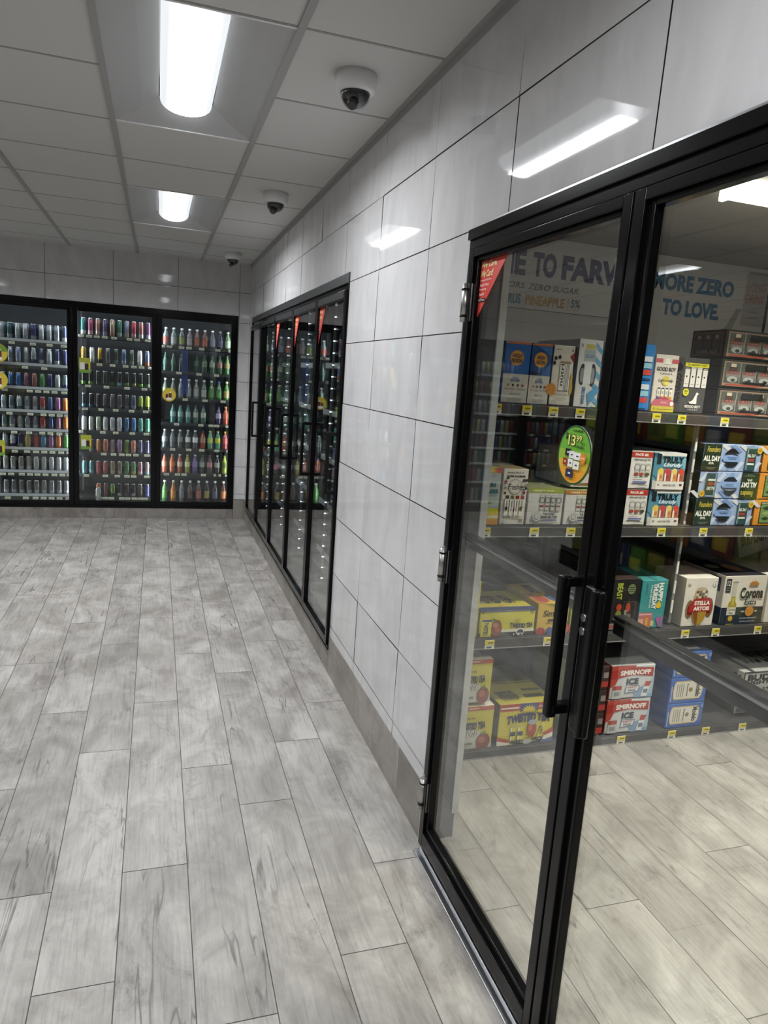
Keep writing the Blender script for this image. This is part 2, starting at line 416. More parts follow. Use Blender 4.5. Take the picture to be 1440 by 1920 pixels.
# ================================================================ LIGHTS
def troffer_meshes():
    X, Y, hl, lw = T2/2-.012, T2-.012, .075, .108
    fr = MB(); m = mat('reflector_enamel_dimmed', (.44,.44,.445), .5)  # white enamel, colour darkened to stand in for weaker lens light
    wing = [(X, .0), (X*.82, .018), (X*.62, .040), (lw+.004, hl)]
    ye = Y-.155                                             # lens half length
    for sgn in (-1, 1):
        for (xa, za), (xb, zb) in zip(wing, wing[1:]):
            def yy(z): return Y-(Y-ye)*z/hl
            q = [(sgn*xa, -yy(za), za), (sgn*xa, yy(za), za), (sgn*xb, yy(zb), zb), (sgn*xb, -yy(zb), zb)]
            if sgn > 0: q.reverse()
            fr.poly(q[::-1], m, True)
    for sgn in (-1, 1):
        pts = [(-a, Y-(Y-ye)*z/hl, z) for a, z in wing]+[(a, Y-(Y-ye)*z/hl, z) for a, z in wing[::-1]]
        pts = [(x, sgn*y, z) for x, y, z in pts]
        fr.poly(pts if sgn > 0 else pts[::-1], m)
    e = MB(); a, bb = X+.010, Y+.010
    for q in (((-a, -bb), (a, -Y)), ((-a, Y), (a, bb)), ((-a, -Y), (-X, Y)), ((X, -Y), (a, Y))):
        e.box((*q[0], -.004), (*q[1], .004), WHITE)
    ln = MB(); n = 14; prof = []
    for k in range(n+1):
        an = math.pi*k/n; prof.append((-lw*math.cos(an), hl-.062*math.sin(an)**.8))
    for k in range(n):
        (xa, za), (xb, zb) = prof[k], prof[k+1]
        ln.poly([(xa, -ye, za), (xa, ye, za), (xb, ye, zb), (xb, -ye, zb)], LENS, True)
    for sgn in (-1, 1):
        ln.poly([(x, sgn*ye, z) for x, z in (prof if sgn < 0 else prof[::-1])], LENS)
    return fr.mesh('reflector'), e.mesh('frame'), ln.mesh('lens')
tm = troffer_meshes()
tl = {(0, 0): 'recessed ceiling troffer nearest the lens of view, cut by the top edge', (0, 1): 'smaller recessed ceiling troffer further along, near the back coolers'}
for n_, (x, y) in enumerate(TROF):
    i, j = n_//4, n_ % 4-2
    lab = tl.get((i, j)) or 'recessed white ceiling troffer in light row %s from the tiled wall, %s bay' % (['one','two','three'][i], ['rear','third','second','far'][j+2])
    if (i, j) == (0, 0): lab = 'large lit recessed ceiling troffer cut off by the top of the photo'
    o = empty('ceiling_light', (x+T2/2, y+T2, H), label=lab, cat='ceiling light', group='recessed troffers in the shop ceiling')
    for nm, me in zip(('reflector', 'frame', 'lens'), tm): linkobj(nm, me, o)
    ld = bpy.data.lights.new('troffer_lamp', 'AREA'); ld.shape = 'RECTANGLE'; ld.size = .085; ld.size_y = .90; ld.energy = TROFFER_WATT*(1.45 if j == 1 else 1.0 if j == 0 else .6); ld.spread = math.radians(162); ld.color = (.97, .985, 1.0)
    lo = bpy.data.objects.new('troffer_lamp', ld); COL.objects.link(lo); lo.parent = o; lo.location = (0, 0, .0115)

def dome_cam(x, y, lab):
    o = empty('dome_camera', (x, y, H), label=lab, cat='security camera', group='dome cameras along the ceiling edge')
    hs = MB(); hs.lathe([(.0, 0), (.074, 0), (.074, -.040), (.068, -.056), (.056, -.063), (.052, -.060)][::-1], WHITE, n=32); hs.build('housing', o)
    eye = MB(); eye.lathe([(.052, -.058)]+[(.050*math.cos(a), -.060-.050*math.sin(a)) for a in (.2, .5, .8, 1.1, 1.35)], mat('black_camera_eyeball', (.012,.012,.013), .35), n=24); eye.recalc = True; eye.build('camera_ball', o)
    ln = MB(); ln.lathe([(.018, 0), (.018, .026), (.013, .028)], mat('camera_lens_ring', (.05,.05,.055), .15, metal=.6), c=(0,0,0), n=18, axis='y')
    l = ln.build('camera_lens', o); l.location = (-.012, -.030, -.096); l.rotation_euler = (math.radians(55), 0, math.radians(200)); l.rotation_euler = (math.radians(-50), 0, math.radians(150))
    dm = MB(); dm.lathe([(.0535, -.060)]+[(.0535*math.cos(a), -.062-.054*math.sin(a)) for a in (.15, .4, .7, 1.0, 1.25, 1.45)], glass_mat('camera_bubble', .07, (.86,.86,.87)), n=28); dm.recalc = True; dm.build('clear_dome', o)
dome_cam(-.252, 2.647, 'largest white dome camera on the ceiling, closest to the viewer')
dome_cam(-.246, 4.498, 'white dome camera on the ceiling, middle one of the three')
dome_cam(-.254, 6.959, 'small white dome camera on the ceiling by the back corner')

# lamps in the walk-in cooler
def strip_light(cx, cy, lab):
    o = empty('strip_light', (cx, cy, 2.322), label=lab, cat='ceiling light', group='strip lights in the walk-in cooler')
    l = MB(); prof = [(-.062, 0), (-.062, -.018), (-.040, -.044), (.040, -.044), (.062, -.018), (.062, 0)]
    for (ya, za), (yb, zb) in zip(prof, prof[1:]): l.poly([(-.655, ya, za), (-.655, yb, zb), (.655, yb, zb), (.655, ya, za)][::-1], CLENS)
    l.build('lens', o)
    ld = bpy.data.lights.new('strip_lamp', 'AREA'); ld.shape = 'RECTANGLE'; ld.size = 1.28; ld.size_y = .08; ld.energy = CAVE_WATT; ld.spread = math.radians(104); ld.color = (1.0, .93, .80)
    lo = bpy.data.objects.new('strip_lamp', ld); COL.objects.link(lo); lo.parent = o; lo.location = (0, 0, -.0465)
    for sx in (-1, 1): l = MB(); l.box((sx*.655, -.064, -.046), (sx*.672, .064, 0), CLENS, .003); l.build('end_cap', o)
strip_light(1.58, 2.055, 'long lit strip light on the walk-in cooler ceiling, in view behind the right door')
strip_light(1.00, .95, 'added unseen strip light brightening the walk-in cooler floor near its front')  # added lamp out of view, brightens the cooler floor

# ================================================================ GLASS DOORS
def ring(m, a0, a1, z0, z1, w0, w1, wb, wt, d0, d1, mt, axis='x', bev=.002):
    """rectangular frame in the y-z plane (axis x) or x-z plane (axis y); d0..d1 is its depth range"""
    def bx(p0, p1, q0, q1):
        if axis == 'x': m.box((d0, p0, q0), (d1, p1, q1), mt, bev)
        else: m.box((p0, d0, q0), (p1, d1, q1), mt, bev)
    bx(a0, a0+w0, z0, z1); bx(a1-w1, a1, z0, z1); bx(a0+w0, a1-w1, z0, z0+wb); bx(a0+w0, a1-w1, z1-wt, z1)
def sticker_we_card(y0, zt, wd, ht, x):
    """red corner triangle: upper edge along the top rail, long edge along the hinge stile"""
    F = Face((x, y0, zt-ht), (0, -wd, 0), (0, 0, ht), (-1, 0, 0))
    s = MB(); p = [F.pt(0, 1, 0), F.pt(0, 0, 0), F.pt(1, 1, 0)]; q = [v+Vector((.0008, 0, 0)) for v in p]
    red = mat('sticker_red', 'd8483f', .4)
    s.poly([p[0], p[1], p[2]], red); s.poly([q[2], q[1], q[0]], red)
    F.g = F.t = s
    F.text('We Care,', .07, .83, .62, .945, 'f3d9a0', .03, .3); F.text('We Card!', .07, .69, .52, .805, 'f3d9a0', .03, .3)
    for k, (t, e) in enumerate((('Everyone Must Show', .50), ('Valid ID When', .40), ('Purchasing', .30), ('Alcohol', .22))):
        F.text(t, .06, .615-k*.075, .06+e*.82, .66-k*.075, 'f6e6e0', .01)
    F.rect(.03, .285, .30, .345, '1c1516'); F.text('18-27 Years', .05, .30, .28, .335, 'f0e0da', .01)
    o = s.build('warning_sticker'); o['label'] = 'red triangular age warning sticker'; return o

# --- double door of the walk-in cooler
fr = empty('door_frame', (0, 1.25, 0), label='black metal frame around the big double glass door with steel edge trim', cat='door frame', kind='structure')
fr.name = 'trim_4'
m = MB(); m.box((-.012, .42, 2.003), (.045, 2.076, 2.060), BLACK, .002); m.box((-.020, .42, 2.030), (-.008, 2.076, 2.060), BLACK, .002); keep(fr, m.build('header'))
m = MB(); m.box((-.012, 2.036, .0), (.020, 2.076, 2.003), BLACK, .002); keep(fr, m.build('jamb'))
m = MB(); m.box((-.012, .422, 0), (.10, .462, 2.003), BLACK, .002); keep(fr, m.build('jamb'))
m = MB(); m.box((-.009, .41, 2.0605), (.0, 2.086, 2.069), STEEL); m.box((-.009, 2.0765, 0), (0, 2.086, 2.0605), STEEL); o = keep(fr, m.build('edge_trim')); o['label'] = 'thin brushed steel edge trim'
ICW = mat('inner_corner_white', (.62,.62,.60), .5)
m = MB(); m.box((.106, 2.070, .10), (.130, 2.110, 2.30), ICW); o = keep(fr, m.build('inner_trim')); o['label'] = 'pale vertical trim inside the cooler'
m = MB(); m.box((.1205, .36, 0), (.128, .44, 2.30), ICW); o = keep(fr, m.build('inner_trim')); o['label'] = 'pale vertical trim inside the cooler'
th = MB(); th.box((-.045, .46, .0), (.075, 2.036, .006), STEEL, .002); th.box((-.022, .46, .006), (.03, 2.036, .014), STEEL, .002)
th.build('threshold', label='polished steel threshold strip under the double glass door', cat='threshold', kind='structure').name = 'trim_5'

def near_door(name, y0, y1, w0, w1, lab, hinge_y, handle_y, handle_x):
    d = empty(name, (0, y1, .02), label=lab, cat='glass door', kind='structure'); inv = Matrix.Translation((0, -y1, -.02))
    z0, z1 = .036, 1.996
    def place(o): o.matrix_parent_inverse = inv; return o
    m = MB(); ring(m, y0, y1, z0, z1, w0*.62, w1*.62, .050, .024, -.028, .012, BLACK)
    ring(m, y0+w0*.60, y1-w1*.60, z0+.049, z1-.023, w0*.40, w1*.40, .022, .014, -.018, .006, BLACK, bev=.003)
    place(m.build('frame', d))
    g = MB(); g.box((-.004, y0+w0*.7, z0+.06), (.004, y1-w1*.7, z1-.03), GLASS); place(g.build('glass', d))
    cb = MB(); cb.box((.030, y0+w0*.6, 1.100), (.058, y1-w1*.6, 1.142), mat('dark_grey_bar', (.016,.016,.018), .25, metal=.2), .004)
    cb.box((.024, y0+w0*.6, 1.128), (.031, y1-w1*.6, 1.133), STEEL); place(cb.build('crossbar', d))
    h = MB()
    if handle_x < -.045:
        h.box((handle_x-.012, handle_y-.011, .885), (handle_x+.012, handle_y+.011, 1.215), BLACK2, .005)
        for z in (.893, 1.190): h.box((handle_x, handle_y-.012, z), (-.022, handle_y+.016, z+.022), BLACK2, .004)
    else:
        h.box((handle_x-.008, handle_y-.028, .875), (-.022, handle_y+.030, 1.205), BLACK2, .006)
        h.box((handle_x-.016, handle_y-.022, .875), (handle_x-.004, handle_y-.006, 1.205), BLACK2, .004)
    place(h.build('pull_handle', d))
    if handle_x >= -.045:
        lk = MB()
        for z in (1.135, 1.105): lk.lathe([(.009, -.002), (.009, .002), (.006, .003)][::-1], STEEL, c=(handle_x-.009, handle_y+.018, z), n=14, axis='x')
        lk.recalc = True; o = place(lk.build('lock_cylinder', d)); o['label'] = 'two small steel key cylinders'
    if hinge_y:
        for zc in (1.845, 1.030, .215):
            k = MB(); k.lathe([(.0125, -.056), (.0125, .056)], HINGE, c=(-.026, hinge_y, zc), n=14)
            for dz in (-.042, .036): k.lathe([(.0138, dz), (.0138, dz+.006)], BLACK, c=(-.026, hinge_y, zc), n=14)
            k.box((-.024, hinge_y-.034, zc-.054), (-.019, hinge_y+.002, zc+.054), HINGE, .001); k.box((-.016, hinge_y, zc-.054), (-.0105, hinge_y+.030, zc+.054), HINGE, .001)
            o = place(k.build('hinge', d)); o['label'] = 'steel butt hinge'
    return d, place
dl, pl = near_door('door_1', 1.263, 2.032, .047, .040, 'large glass walk-in cooler door with red corner sticker and green price oval', 2.040, 1.285, -.062)
dr, pr = near_door('door_2', .468, 1.256, .040, .053, 'glass walk-in cooler door cut by the right edge, beside the black meeting stile', None, 1.215, -.030)
keep(dl, sticker_we_card(1.997, 1.966, .178, .170, -.0052))
# price oval on the left door's glass
F = Face((-.0052, 1.393+.067, 1.464-.068), (0, -.134, 0), (0, 0, .136), (-1, 0, 0))
F.circ(.5, .5, .5, '2e5a2b', 40); F.circ(.5, .5, .465, '6fae3a', 40)
F.ell(.5, .5, .465, .465, '93b83a', 40, -190, 10); F.ell(.5, .5, .465, .465, 'd9b13c', 40, -168, -12); F.ell(.5, .5, .465, .465, 'e8a233', 40, -150, -30)
F.text('3 OR MORE', .40, .885, .70, .925, '16301a', .02); F.text('$', .20, .74, .27, .86, '20300f', .05); F.text('13', .285, .645, .52, .845, '16230c', .07); F.text('13', .295, .655, .51, .835, 'f2ec8a', .02)
F.text('99', .535, .72, .70, .845, '16230c', .05); F.text('99', .542, .73, .693, .838, 'f2ec8a', .01); F.text('EACH', .70, .70, .80, .73, '16301a'); F.text('15-PACKS', .52, .63, .78, .675, '16301a', .03)
for (a, b, ww, hh, cc) in ((.27,.53,.17,.12,'1d1f26'), (.40,.50,.16,.12,'e6e6e6'), (.56,.49,.20,.12,'f0efe8'), (.24,.37,.13,.12,'a03326'), (.40,.36,.15,.13,'ecebe4'), (.57,.34,.18,.14,'eceae2'), (.38,.19,.22,.14,'25304f')):
    F.rect(a-ww*.1, b-hh*.45, a+ww*.9, b+hh*.55, cc); F.rect(a+ww*.25, b-hh*.05, a+ww*.6, b+hh*.15, '444444' if cc[0] in 'ef' else 'dddddd')
F.circ(.83, .48, .085, 'e58a2a'); F.text('SAVE', .77, .465, .89, .50, 'fff3d8')
ov = MB(); ov.lathe([(.0676, -.0004), (.0676, .0004)], mat('sticker_white', 'e8e8e0', .4), c=(-.0048, 1.393, 1.464), n=40, axis='x'); ov.recalc = True
o = keep(dl, ov.build('price_sticker')); o['label'] = 'round green and orange price sticker'; F.done(o)

# --- five reach-in doors further along the right wall
DY = [3.562, 4.242, 5.022, 5.832, 6.662, 7.388]
ordw = ['first', 'second', 'third', 'fourth', 'fifth', 'sixth', 'seventh', 'eighth', 'ninth', 'tenth', 'eleventh', 'twelfth']
fr = empty('side_cooler', (0, 5.47, .13), label='black framed cooler with five narrow glass doors along the right wall', cat='cooler', kind='thing')
m = MB(); m.box((-.008, 3.550, 2.060), (.05, 7.40, 2.111), DGREY, .002); m.box((.004, 3.556, 2.026), (.05, 7.394, 2.060), BLACK); o = m.build('header', fr); 
m = MB(); m.box((-.010, 3.550, .131), (.05, 7.40, .150), BLACK, .002); m.box((-.014, 3.550, .128), (-.006, 7.40, .134), mat('bronze_strip', (.12,.10,.08), .3, metal=.7)); m.build('sill', fr)
for y in DY:
    m = MB(); m.box((.024, y-.018, .15), (.05, y+.018, 2.03), BLACK, .002) if 3.6 < y < 7.3 else m.box((-.006, y-.010, .15), (.05, y+.010, 2.06), BLACK, .002)
    m.build('mullion', fr)
for f_ in fr.children: f_.matrix_parent_inverse = Matrix.Translation((0, -5.47, -.13))
def led_strip(y):
    m = MB(); m.box((.096, y-.010, .3), (.106, y+.010, 2.04), mat('led_channel', (.18,.19,.20), .4)); o = keep(fr, m.build('light_strip')); o['label'] = 'vertical strip of white light dots'
    m = MB()
    for k in range(25): m.box((.092, y-.012, .33+k*.07), (.096, y-.007, .337+k*.07), DIODE); m.box((.099, y-.0125, .33+k*.07), (.1025, y-.010, .337+k*.07), DIODE)
    d = m.build('light_dots', o); d['kind'] = 'stuff'
for y in DY[1:]: led_strip(y)
for k in range(5):
    y0, y1 = DY[k]+.004, DY[k+1]-.004
    m = MB(); ring(m, y0, y1, .152, 2.028, .030, .030, .040, .050, -.018, .022, BLACK)
    m.box((-.0185, y0+.03, 1.990), (-.016, y1-.03, 2.024), DGREY); d = keep(fr, m.build('door'))
    g = MB(); g.box((-.003, y0+.026, .186), (.003, y1-.026, 1.982), GLASSF); g.build('glass', d)
    h = MB(); hy = y0+.018; h.box((-.070, hy-.008, .985), (-.052, hy+.008, 1.312), BLACK2, .003)
    for z in (.985, 1.294): h.box((-.060, hy-.010, z), (-.017, hy+.010, z+.020), BLACK2, .003)
    h.build('pull_handle', d)
    if k < 3: sticker_we_card(y1-.030, 1.978, .145, .20, -.0042).parent = d
# dark inside of that cooler
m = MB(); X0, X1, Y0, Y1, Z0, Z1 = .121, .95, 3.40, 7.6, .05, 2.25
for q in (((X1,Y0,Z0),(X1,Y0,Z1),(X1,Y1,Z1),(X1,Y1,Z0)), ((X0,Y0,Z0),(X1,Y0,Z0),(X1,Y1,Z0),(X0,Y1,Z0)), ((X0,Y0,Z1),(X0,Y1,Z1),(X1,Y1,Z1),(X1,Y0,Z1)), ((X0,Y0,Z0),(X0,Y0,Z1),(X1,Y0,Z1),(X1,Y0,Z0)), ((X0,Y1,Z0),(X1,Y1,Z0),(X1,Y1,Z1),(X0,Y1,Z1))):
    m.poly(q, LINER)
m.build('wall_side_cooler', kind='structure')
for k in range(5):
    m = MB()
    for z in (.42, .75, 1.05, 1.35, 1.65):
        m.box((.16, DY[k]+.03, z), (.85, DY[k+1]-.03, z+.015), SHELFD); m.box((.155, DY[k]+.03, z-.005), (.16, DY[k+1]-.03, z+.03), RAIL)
    m.build('cooler_shelf', label='dark product shelves inside the side cooler behind the %s glass door from the near end' % ordw[k], cat='shelves', group='shelves inside the side cooler', kind='thing')

# --- back cooler: frame, six doors (three in view), shelves
BX = [-.115, -.915, -1.695, -2.49, -3.29, -4.09, -4.94]
m = MB(); m.box((BX[-1], YB-.008, .105), (BX[0], YB+.05, .140), BLACK, .003)
fr = empty('drinks_cooler', (-1.3, YB, .105), label='black framed drinks cooler with wide glass doors across the back wall', cat='cooler', kind='thing'); inv = Matrix.Translation((1.3, -YB, -.105))
m.build('sill', fr); m = MB(); m.box((BX[-1], YB-.010, 2.075), (BX[0], YB+.05, 2.131), BLACK, .003); m.build('header', fr)
for i, x in enumerate(BX):
    m = MB(); w0, w1 = (-.030, 0) if i == 0 else ((0, .03) if i == len(BX)-1 else (-.022, .022)); m.box((x+w0, YB-.006, .14), (x+w1, YB+.06, 2.075), BLACK, .003); m.build('mullion', fr)
    m = MB()
    for s in ((-1,) if i == 0 else (-1, 1) if i < 3 else (1,) if i == 3 else ()):
        xx = x-.030 if i == 0 else x+s*.013; m.box((xx-.006, YB+.062, .19), (xx+.006, YB+.070, 2.06), LED)
    if i <= 3: o = m.build('light_bar', fr); o['label'] = 'hidden light bar added to brighten the can tops'
    if i:
        m = MB(); m.box((x+.06, YB+.060, 2.092), (BX[i-1]-.06, YB+.070, 2.102), LED); o = m.build('light_bar', fr); o['label'] = 'hidden light bar added to brighten the can tops'  # added bar, hidden behind the header, lights the drinks from above
for ch in fr.children: ch.matrix_parent_inverse = inv
cool = fr
BN = ['rightmost', 'middle', 'leftmost visible', 'fourth', 'fifth', 'sixth']
for i in range(6):
    x1, x0 = BX[i]-(.030 if i == 0 else .004), BX[i+1]+.004
    m = MB(); ring(m, x0, x1, .142, 2.078, .044, .044, .040, .036, YB-.030, YB-.008, BLACK, 'y', .003); d = keep(cool, m.build('door'))
    g = MB(); g.box((x0+.04, YB-.020, .175), (x1-.04, YB-.015, 2.05), GLASSB); g.build('glass', d)
    def disc(cx, cz, r, lab, kind):
        s = MB(); s.lathe([(r, -.0004), (r, .0004)], ink('c8b43c'), c=(cx, YB-.0212, cz), n=24, axis='y')
        F = Face((cx-r, YB-.0217, cz-r), (2*r, 0, 0), (0, 0, 2*r), (0, -1, 0)); F.g = F.t = s; F.circ(.5, .5, .47, 'cdbb45')
        if kind == 'g': F.ell(.5, .5, .47, .47, '6f9a35', 20, 10, 170)
        F.rect(.25, .22, .45, .55, '5a2f3a'); F.rect(.48, .20, .68, .62, '6b2a35'); F.circ(.58, .68, .06, 'e8e2d0'); F.ell(.5, .2, .22, .10, 'e8e4dc')
        o = s.build('price_sticker', d); o['label'] = lab
    def card(cx, cz, hw, hh, lab):
        s = MB(); s.box((cx-hw, YB-.0215, cz-hh), (cx+hw, YB-.0205, cz+hh), ink('a3a83c'))
        F = Face((cx-hw, YB-.0217, cz-hh), (2*hw, 0, 0), (0, 0, 2*hh), (0, -1, 0)); F.g = F.t = s; F.rect(.0, .0, 1, .3, '6e9440'); F.rect(.08, .22, .5, .68, 'd8d6cc'); F.rect(.5, .2, .82, .62, '2a2c2a'); F.rect(.84, .22, .96, .7, 'd8b62e')
        o = s.build('price_sticker', d); o['label'] = lab
    if i == 0: disc(-.791, 1.291, .068, 'round yellow price sticker', 'y')
    if i == 1: card(-1.586, 1.53, .052, .072, 'square green and yellow price card'); card(-1.58, .775, .050, .072, 'square yellow price card')
    if i == 2: disc(-2.345, 1.592, .085, 'upper round green price sticker', 'g'); disc(-2.352, 1.337, .085, 'lower round yellow price sticker', 'y'); card(-2.38, .69, .07, .075, 'square yellow price card at the edge')
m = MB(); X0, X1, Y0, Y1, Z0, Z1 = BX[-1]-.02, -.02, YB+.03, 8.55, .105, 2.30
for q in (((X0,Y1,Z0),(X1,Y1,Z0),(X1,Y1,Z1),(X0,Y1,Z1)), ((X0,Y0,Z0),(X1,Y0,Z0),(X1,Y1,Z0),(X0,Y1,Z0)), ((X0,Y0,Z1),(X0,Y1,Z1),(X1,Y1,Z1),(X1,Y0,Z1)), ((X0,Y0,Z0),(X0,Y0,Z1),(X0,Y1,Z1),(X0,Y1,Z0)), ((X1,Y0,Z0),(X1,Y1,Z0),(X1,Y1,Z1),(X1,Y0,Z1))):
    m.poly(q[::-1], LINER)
m.build('wall_back_cooler', kind='structure')

# ================================================================ DRINKS IN THE BACK COOLER
CANM = {}
def soft(h, k=.72):
    c = [int(h[i:i+2], 16) for i in (0, 2, 4)]; g = sum(c)/3
    return '%02x%02x%02x' % tuple(int(max(0, min(255, g+(v-g)*k))) for v in c)
def canmat(h, rough=.26, metal=.6):
    h = soft(h); return mat('drink_%s_%d' % (h, metal*100), h, .2, metal=metal, coat=.3)
LIDM = mat('can_lid_aluminium', (.62,.63,.65), .25, metal=1.0)
def can_mesh(h1, h2, r, ht, band=None):
    k = (h1, h2, r, ht, band)
    if k in CANM: return CANM[k]
    a = canmat(h1); b = canmat(h2) if h2 else a; e = canmat(band) if band else a
    pr_ = [(r*.80, 0), (r*.96, .006), (r, .012), (r, ht*.30), (r, ht*.55), (r, ht*.86), (r*.80, ht*.955), (r*.80, ht*.985), (r*.84, ht), (r*.76, ht), (r*.74, ht-.004)]
    ms = [LIDM, a, b, e, a, a, LIDM, LIDM, LIDM, LIDM]
    m = MB(); m.lathe(pr_, a, n=16, mats=ms); CANM[k] = m.mesh('drink_can'); return CANM[k]
CLEAR = 'a8b4b6'
def bottle_mesh(liq, lab, cap, r, ht, kind=0):
    k = ('b', liq, lab, cap, r, ht, kind)
    if k in CANM: return CANM[k]
    L_ = mat('drink_liquid_'+liq, soft(liq, .8), .12, spec=.6, coat=.5); B_ = mat('drink_label_'+lab, soft(lab, .85), .4); C_ = mat('drink_cap_'+cap, cap, .4)
    if kind == 0:    # soft drink bottle
        pr_ = [(r*.75, 0), (r*.98, .010), (r, ht*.08), (r*.93, ht*.22), (r, ht*.34), (r*.99, ht*.36), (r*.99, ht*.60), (r*.97, ht*.62), (r*.72, ht*.75), (r*.42, ht*.88), (r*.40, ht*.915), (r*.46, ht*.92), (r*.46, ht*.995), (r*.3, ht)]
        ms = [L_]*5+[B_, B_]+[L_]*4+[C_]*2
    else:            # straight shouldered bottle
        pr_ = [(r*.85, 0), (r, .008), (r, ht*.14), (r*.985, ht*.16), (r*.985, ht*.52), (r, ht*.54), (r*.96, ht*.62), (r*.55, ht*.76), (r*.40, ht*.86), (r*.42, ht*.90), (r*.48, ht*.91), (r*.48, ht*.995), (r*.3, ht)]
        ms = [L_]*3+[B_]+[L_]*5+[C_]*3
    m = MB(); m.lathe(pr_, L_, n=16, mats=ms); CANM[k] = m.mesh('drink_bottle'); return CANM[k]
CN = {}
def cname(h):   # everyday colour word from the hex
    r, g, b = [int(h[i:i+2], 16) for i in (0, 2, 4)]; mx, mn = max(r, g, b), min(r, g, b)
    if mx-mn < 26: return 'black' if mx < 60 else 'dark grey' if mx < 110 else 'silver grey' if mx < 190 else 'white'
    import colorsys; h_, s_, v_ = colorsys.rgb_to_hsv(r/255, g/255, b/255); h_ *= 360
    n = 'red' if h_ < 14 or h_ > 345 else 'orange' if h_ < 40 else 'yellow' if h_ < 64 else 'lime green' if h_ < 85 else 'green' if h_ < 160 else 'teal' if h_ < 195 else 'blue' if h_ < 255 else 'purple' if h_ < 300 else 'pink'
    return ('dark ' if v_ < .38 else 'pale ' if s_ < .28 else '')+n
SN = ['top', 'second', 'third', 'fourth', 'fifth', 'sixth', 'seventh', 'bottom']
DN = {2: 'left', 1: 'middle', 0: 'right'}
def shelf_unit(door, zs, tags, railm, light_rail):
    x1, x0 = BX[door]-.030, BX[door+1]+.026
    o = empty('cooler_shelving', ((x0+x1)/2, YB+.5, .11), label=('tall set of product shelves behind the %s back cooler door' % DN[door]) if door in DN else 'tall set of product shelves behind the %s back cooler door from the corner' % ordw[door], cat='shelves', group='shelves in the back cooler', kind='thing')
    inv = Matrix.Translation((-(x0+x1)/2, -YB-.5, -.11))
    for k, z in enumerate(zs):
        m = MB(); m.box((x0, YB+.095, z-.012), (x1, YB+.75, z), SHELFD); m.box((x0, YB+.080, z-.016), (x1, YB+.095, z+.010), railm)
        if light_rail: m.box((x0, YB+.078, z-.046), (x1, YB+.084, z-.016), SHELFD)
        s = m.build('shelf', o); s.matrix_parent_inverse = inv
        zt = z-.046 if light_rail else z-.018
        for x in tags[k % len(tags)]:
            t = MB(); xx = x0+(x1-x0)*x; t.box((xx-.026, YB+.073, zt), (xx+.026, YB+.0775, zt+.024), mat('shelf_tag_paper', 'd9dcc4', .6)); t.box((xx-.018, YB+.0726, zt+.006), (xx+.014, YB+.0731, zt+.012), ink('8a8d86'))
            t.build('price_tag', s)
    m = MB()
    for z in (zs[-1],): m.box((x0, YB+.5, .11), (x0+.02, YB+.55, zs[0]+.25), SHELFD); m.box((x1-.02, YB+.5, .11), (x1, YB+.55, zs[0]+.25), SHELFD)
    s = m.build('upright', o); s.matrix_parent_inverse = inv
    return x0, x1
def drinks(door, zs, rows, rad, hts, kinds):
    x1, x0 = BX[door]-.052, BX[door+1]+.050
    for k, (z, row) in enumerate(zip(zs, rows)):
        n = len(row)
        for j, it in enumerate(row):
            if it is None: continue
            x = x0+(x1-x0)*(j+.5)/n
            if kinds[k] == 'c' or it[0] == 'c':
                cc = it[1:] if it[0] == 'c' else it
                me = can_mesh(*[cc[q] if len(cc) > q else None for q in (0, 1)], rad, hts[k], cc[2] if len(cc) > 2 else None); nm, cat = 'drink_can', 'can'; cw = cname(cc[0])
            else:
                me = bottle_mesh(it[0], it[1], it[2], rad, hts[k], it[3] if len(it) > 3 else 0); nm, cat = 'drink_bottle', 'bottle'; cw = cname(it[0])
            place = 'rightmost' if j == n-1 else 'leftmost' if j == 0 else ordw[j]+' from left'
            o = linkobj(nm, me, None, (x+random.uniform(-.0015, .0015), YB+.135+random.uniform(-.004, .004), z), label='%s %s, %s, %s shelf, %s back cooler' % (cw, cat, place, SN[k], DN[door]), cat=cat, group='drinks on the %s shelf of the %s back cooler' % (SN[k], DN[door]))
            o.rotation_euler.z = random.uniform(0, 6.28)
            if (door == 2 and k == 0) or (door == 1 and k == 0):     # the top shelves show the cans standing behind
                for q in (1, 2, 3):
                    o2 = linkobj(nm, me, None, (x+random.uniform(-.002, .002), YB+.135+q*(2*rad+.004), z), label='%s %s, %s, %s shelf, %s back cooler, %s row back' % (cw, cat, place, SN[k], DN[door], ordw[q]), cat=cat, group='drinks on the %s shelf of the %s back cooler' % (SN[k], DN[door]))
Z2 = [1.732, 1.505, 1.280, 1.055, .872, .683, .455, .215]       # left bay
Z1 = [1.820, 1.551, 1.333, 1.105, .876, .654, .429, .195]       # middle bay
Z0 = [1.778, 1.520, 1.252, .992, .727, .462, .160]              # right bay
sv, st, nv, dk = '9aa3ab', '7f8d9c', '1d2560', '23272e'
bl, pu, rb, gn, rd, mg, og = '2d5fa8', '7a4468', '80483c', '3f8a45', 'a02a30', '8d4a85', 'c8691e'
